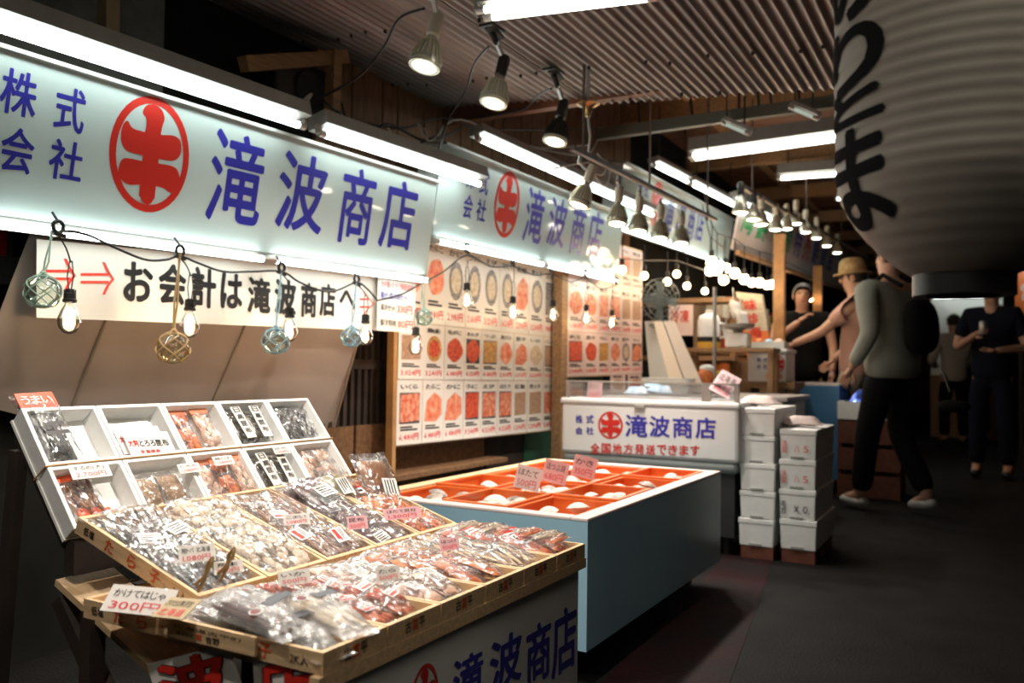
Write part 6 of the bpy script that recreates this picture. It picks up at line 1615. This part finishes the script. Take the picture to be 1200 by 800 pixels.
def person(label, loc, rz, k, J, top, legs, top_name='shirt', sleeve='long', hair=m_hair, shoes=None, skin=None, lean=(0, 0), hands=(.5, .5), hat=None, wide=1.0, top_hem=.80):
    """J: elbows, wrists, knees, ankles per side (l = -x, r = +x), body facing +y; metres for a 1.75 m figure"""
    t = thing('person', label, 'person', loc, (0, 0, rz)); t.scale = (k, k, k); sk = skin or m_skin
    lx, ly = lean
    def up(p, f=1.0): h = max(0, (p[2] - .95)/.8); return V((p[0] + lx*h*f, p[1] + ly*h*f, p[2]))
    pel, spi, che, nb = V((0, 0, .95)), up((0, .0, 1.12)), up((0, .0, 1.30)), up((0, -.01, 1.47))
    shl, shr = up((-.185*wide, -.01, 1.42)), up((.185*wide, -.01, 1.42)); hl, hr = V((-.095, 0, .90)), V((.095, 0, .90))
    el, er, wl, wr, kl, kr, al, ar = [V(J[x]) for x in ('el', 'er', 'wl', 'wr', 'kl', 'kr', 'al', 'ar')]
    nk, hd0, hd1, hd2 = up((0, .005, 1.51)), up((0, .025, 1.57)), up((0, .02, 1.64)), up((0, .01, 1.70))
    if 'head' in J: dv = V(J['head']); nk += dv*.3; hd0 += dv*.7; hd1 += dv; hd2 += dv*1.2
    tl, tr = al + V(J.get('tl', (0, .13, -.045))), ar + V(J.get('tr', (0, .13, -.045)))
    vs = [(pel, (.118*wide, .085)), (spi, (.135*wide, .10)), (che, (.155*wide, .11)), (nb, (.07, .065)), (nk, .058), (hd0, (.066, .080)), (hd1, (.077, .096)), (hd2, (.058, .072)),
          (shl, .062), (el, .043), (wl, .028), (shr, .062), (er, .043), (wr, .028), (hl, .070), (kl, .058), (al, .040), (tl, .034), (hr, .070), (kr, .058), (ar, .040), (tr, .034)]
    es = [(0,1),(1,2),(2,3),(3,4),(4,5),(5,6),(6,7),(2,8),(8,9),(9,10),(2,11),(11,12),(12,13),(0,14),(14,15),(15,16),(16,17),(0,18),(18,19),(19,20),(20,21)]
    body = skin_obj('body', vs, es, sk, t)
    # face
    f = V((0, 1, 0)); b = MB(); b.ball(hd1 + V((0, .094, -.018)), .016, 8, 6, 0, (.7, 1, 1.3)); b.build('nose', sk, t, smooth=80)
    for s in (-1, 1):
        b = MB(); b.ball(hd1 + V((s*.032, .080, .012)), .011, 8, 6, 0, (1.2, .6, .8)); b.build('eye', m_blk, t, smooth=80)
        b = MB(); b.ball(hd1 + V((s*.080, -.005, -.008)), .030, 8, 6, 0, (.35, .7, 1.1)); b.build('ear', sk, t, smooth=80)
    b = MB(); b.ball(hd0 + V((0, .072, .010)), .020, 8, 6, 0, (1.1, .5, .35)); b.build('mouth', mat('lips', (.40, .16, .13), .5), t, smooth=80)
    if hair:
        b = MB(); vsn = []; n, m_ = 18, 10
        for i in range(m_ + 1):
            ph = PI*.70*i/m_
            for q in range(n):
                th = 2*PI*q/n; fr_ = math.sin(th) # +y is face
                cut = 1.0 if fr_ < .25 else max(.44, 1 - (fr_ - .25)*1.1)
                p2 = ph*cut; r_ = 1.0 + .03*noise.noise(V((th*3, ph*5, 1)))
                vsn.append(hd1 + V((.086*r_*math.sin(p2)*math.cos(th), -.008 + .106*r_*math.sin(p2)*math.sin(th), .015 + .098*r_*math.cos(p2))))
        b.add(vsn, [(i*n+q, i*n+(q+1) % n, (i+1)*n+(q+1) % n, (i+1)*n+q) for i in range(m_) for q in range(n)]); b.build('hair', hair, t, smooth=80)
    if hat:
        b = MB(); b.lathe([(.15, -.012), (.152, .0), (.108, .012), (.106, .05), (.098, .095), (.07, .125), (.0005, .135)], 20, hd1 + V((0, .005, .035)), (0, .08, 1)); b.build('hat', hat, t, smooth=50)
    # clothes: grown on the same joints, a little fuller
    hem = V((0, 0, top_hem))
    tv = [(V((0, 0, top_hem)), (.182*wide, .146)), (V((0, 0, .98)), (.178*wide, .140)), (spi, (.165*wide, .128)), (che, (.180*wide, .130)), (nb + V((0, 0, .0)), (.092, .085))]; te = [(0,1),(1,2),(2,3),(3,4)]
    for s_, e_, w_ in ((shl, el, wl), (shr, er, wr)):
        b0 = len(tv)
        if sleeve == 'long': tv += [(s_, .082), (e_, .062), (e_.lerp(w_, .88), .046)]; te += [(3, b0), (b0, b0+1), (b0+1, b0+2)]
        elif sleeve == 'short': tv += [(s_, .082), (s_.lerp(e_, .75), .066)]; te += [(3, b0), (b0, b0+1)]
        else: tv += [(s_, .074), (s_.lerp(e_, .22), .062)]; te += [(3, b0), (b0, b0+1)]
    skin_obj(top_name, tv, te, top, t)
    lv = [(V((0, 0, 1.0)), (.150*wide, .118)), (V((0, 0, .90)), (.165*wide, .128))]; le = [(0, 1)]
    for h_, k_, a_ in ((hl, kl, al), (hr, kr, ar)):
        b0 = len(lv); lv += [(h_ - V((0, 0, .03)), .108), (k_, .080), (k_.lerp(a_, .97), .068)]; le += [(1, b0), (b0, b0+1), (b0+1, b0+2)]
    skin_obj('trousers', lv, le, legs, t)
    for a_, t_ in ((al, tl), (ar, tr)):
        d = (t_ - a_); d.z = 0; d = d.normalized() if d.length > .01 else V((0, 1, 0)); h_ = a_.z - .085
        z_ = max(.0, min(a_.z, t_.z) - .040); pitch = math.atan2(a_.z - .085 - max(0, t_.z - .04), .14)
        s = skin_obj('shoe', [(a_ + V((0, 0, -.02)), .046), (a_ - d*.03 + V((0, 0, -.05)), .042), (a_ + d*.07 + V((0, 0, -.045 - .35*math.sin(pitch)*.1)), (.045, .038)), (t_ + d*.02, (.042, .030))], [(0,1),(1,2),(2,3)], shoes or m_blk, t)
    for sd, w_, e_, c_ in ((-1, wl, el, hands[0]), (1, wr, er, hands[1])):
        hand(t, w_ - (w_ - e_).normalized()*.015, (w_ - e_) + V(J.get('hd', (0, 0, 0))), J.get('pl' if sd < 0 else 'pr', (-sd, .2, 0)), 1.0, c_, sd, sk)
    return t
m_jacket = mat('grey_green_sweat', (.30, .32, .28), .8, var=.06, vscale=12, bump=.1, bscale=60)
m_trk = mat('black_cloth', (.007, .007, .008), .9, spec=.15); m_navy = mat('navy_cloth', (.008, .010, .020), .9, spec=.15)
m_pinkcl = mat('peach_shirt', (.52, .30, .23), .8); m_beige = mat('beige_cloth', (.34, .28, .22), .8)
K = 1.13
# walking man in grey-green, heading for the stalls (body faces -x)
c = at_z(1046, 600, 0)
stride = dict(el=(-.28, -.06, 1.13), er=(.29, .06, 1.13), wl=(-.27, .10, .90), wr=(.26, .24, .94), kl=(-.11, .10, .50), kr=(.11, .04, .50), al=(-.10, .16, .095), ar=(.10, -.18, .12), tl=(0, .13, -.04), tr=(0, .12, -.075), head=(.035, -.02, -.01))
w1 = person('walking person in a grey green sweatshirt and black trousers with a dark backpack', (c.x, c.y, 0), R(58), K*1.0, stride, m_jacket, m_trk, 'sweatshirt', 'long', shoes=m_shoe_w, lean=(0, .05), wide=1.30, top_hem=.80)
b = skin_obj('backpack', [(V((0, -.20, .98)), (.15, .075)), (V((0, -.21, 1.18)), (.155, .085)), (V((0, -.18, 1.36)), (.13, .07))], [(0,1),(1,2)], m_trk, w1)
for s in (-1, 1): MB().tube([(s*.11, -.15, 1.42), (s*.12, -.02, 1.50), (s*.12, .12, 1.40), (s*.13, .13, 1.22), (s*.14, -.02, 1.06)], .016, 6).build('backpack_strap', m_trk, w1, smooth=60)
t = thing('shoulder_bag', 'small black bag hanging low behind the walking person', 'bag', at_d(1118, 474, 5.45))
skin_obj('pouch', [(V((0, 0, -.06)), (.11, .06)), (V((0, 0, .04)), (.12, .06))], [(0, 1)], m_trk, t); MB().tube([(-.02, -.07, .08), (-.05, -.05, .18), (-.07, .0, .22), (-.05, .05, .18), (-.02, .07, .08)], .008, 6).build('strap', m_blk, t, smooth=60)
# person with a straw-coloured cap, behind, reaching to the stall
c = at_z(1003, 566, 0)
reach = dict(el=(-.20, .22, 1.20), er=(.24, .05, 1.14), wl=(-.18, .46, 1.10), wr=(.22, .22, .98), kl=(-.10, .14, .50), kr=(.10, .0, .50), al=(-.10, .20, .10), ar=(.10, -.22, .14))
person('person in a peach top and straw coloured hat reaching towards the stall', (c.x, c.y, 0), R(88), K*1.0, reach, m_pinkcl, m_beige, 'top', 'short', shoes=m_shoe_w, hat=mat('straw_hat', (.48, .34, .16), .7, col2=(.30, .19, .07), vscale=20))
# man in black behind the blue tub
c = at_y(940, 440, 8.75)
apron = dict(el=(-.27, .04, 1.14), er=(.25, .22, 1.20), wl=(-.25, .16, .92), wr=(.03, .26, 1.38), kl=(-.1, .02, .5), kr=(.1, .02, .5), al=(-.1, 0, .09), ar=(.1, 0, .09), head=(0, .03, -.01))
ap = person('stallholder in a black sleeveless vest, one hand at his chin, behind the second tub', (c.x, c.y, 0), R(180 + 12), K*.95, apron, m_trk, m_trk, 'vest', 'none', hair=mat('grey_hair', (.05, .045, .04), .7), wide=1.1, hands=(.3, 1.0))
for s in (-1, 1):
    p = V((s*.19, -.01, 1.41)); q = V(apron['el'] if s < 0 else apron['er']); skin_obj('grey_sleeve', [(p, .070), (p.lerp(q, .45), .060)], [(0, 1)], mat('grey_sleeve', (.30, .30, .28), .8), ap)
# standing person in dark short sleeves facing us, holding a small can
c = at_z(1163, 560, 0)
stand = dict(el=(-.27, .03, 1.13), er=(.27, .05, 1.13), wl=(-.06, .25, 1.10), wr=(.08, .27, 1.24), kl=(-.11, .03, .5), kr=(.11, .01, .5), al=(-.12, .0, .09), ar=(.12, .0, .09), pl=(0, .3, 1), pr=(-1, .3, 0))
dk = person('person in dark navy short sleeves and dark trousers, arms bent, standing beside the lantern', (c.x, c.y, 0), R(180 - 8), K*.98, stand, m_navy, m_navy, 'shirt', 'short', hands=(.6, 1.1))
t = thing('drink_can', 'small pale can held by the person in dark navy', 'can', dk.matrix_basis @ V((.02, .335, 1.29)))
b = MB(); b.lathe([(.0, -.06), (.028, -.06), (.032, -.054), (.032, .052), (.026, .062), (.0, .062)], 16); b.build('can', m_alu, t, smooth=40); b = MB(); b.lathe([(.0, .063), (.008, .064), (.008, .066), (.0, .067)], 8); b.build('tab', m_alu, t)
# far browsers at the pale stall front
for k_, (x, Y, lab, tp) in enumerate(((1118, 13.5, 'far person in a pale top at the pale stall front', mat('pale_top', (.45, .42, .38), .8)), (1143, 14.5, 'far person in a dark top at the pale stall front', m_trk))):
    c = at_y(x, 430, Y); person(lab, (c.x, Y, 0), R(20 + 150*k_), K*.93, dict(stand, wl=(-.16, .28, 1.05), wr=(.16, .26, 1.02)), tp, m_trk, 'shirt', 'long')
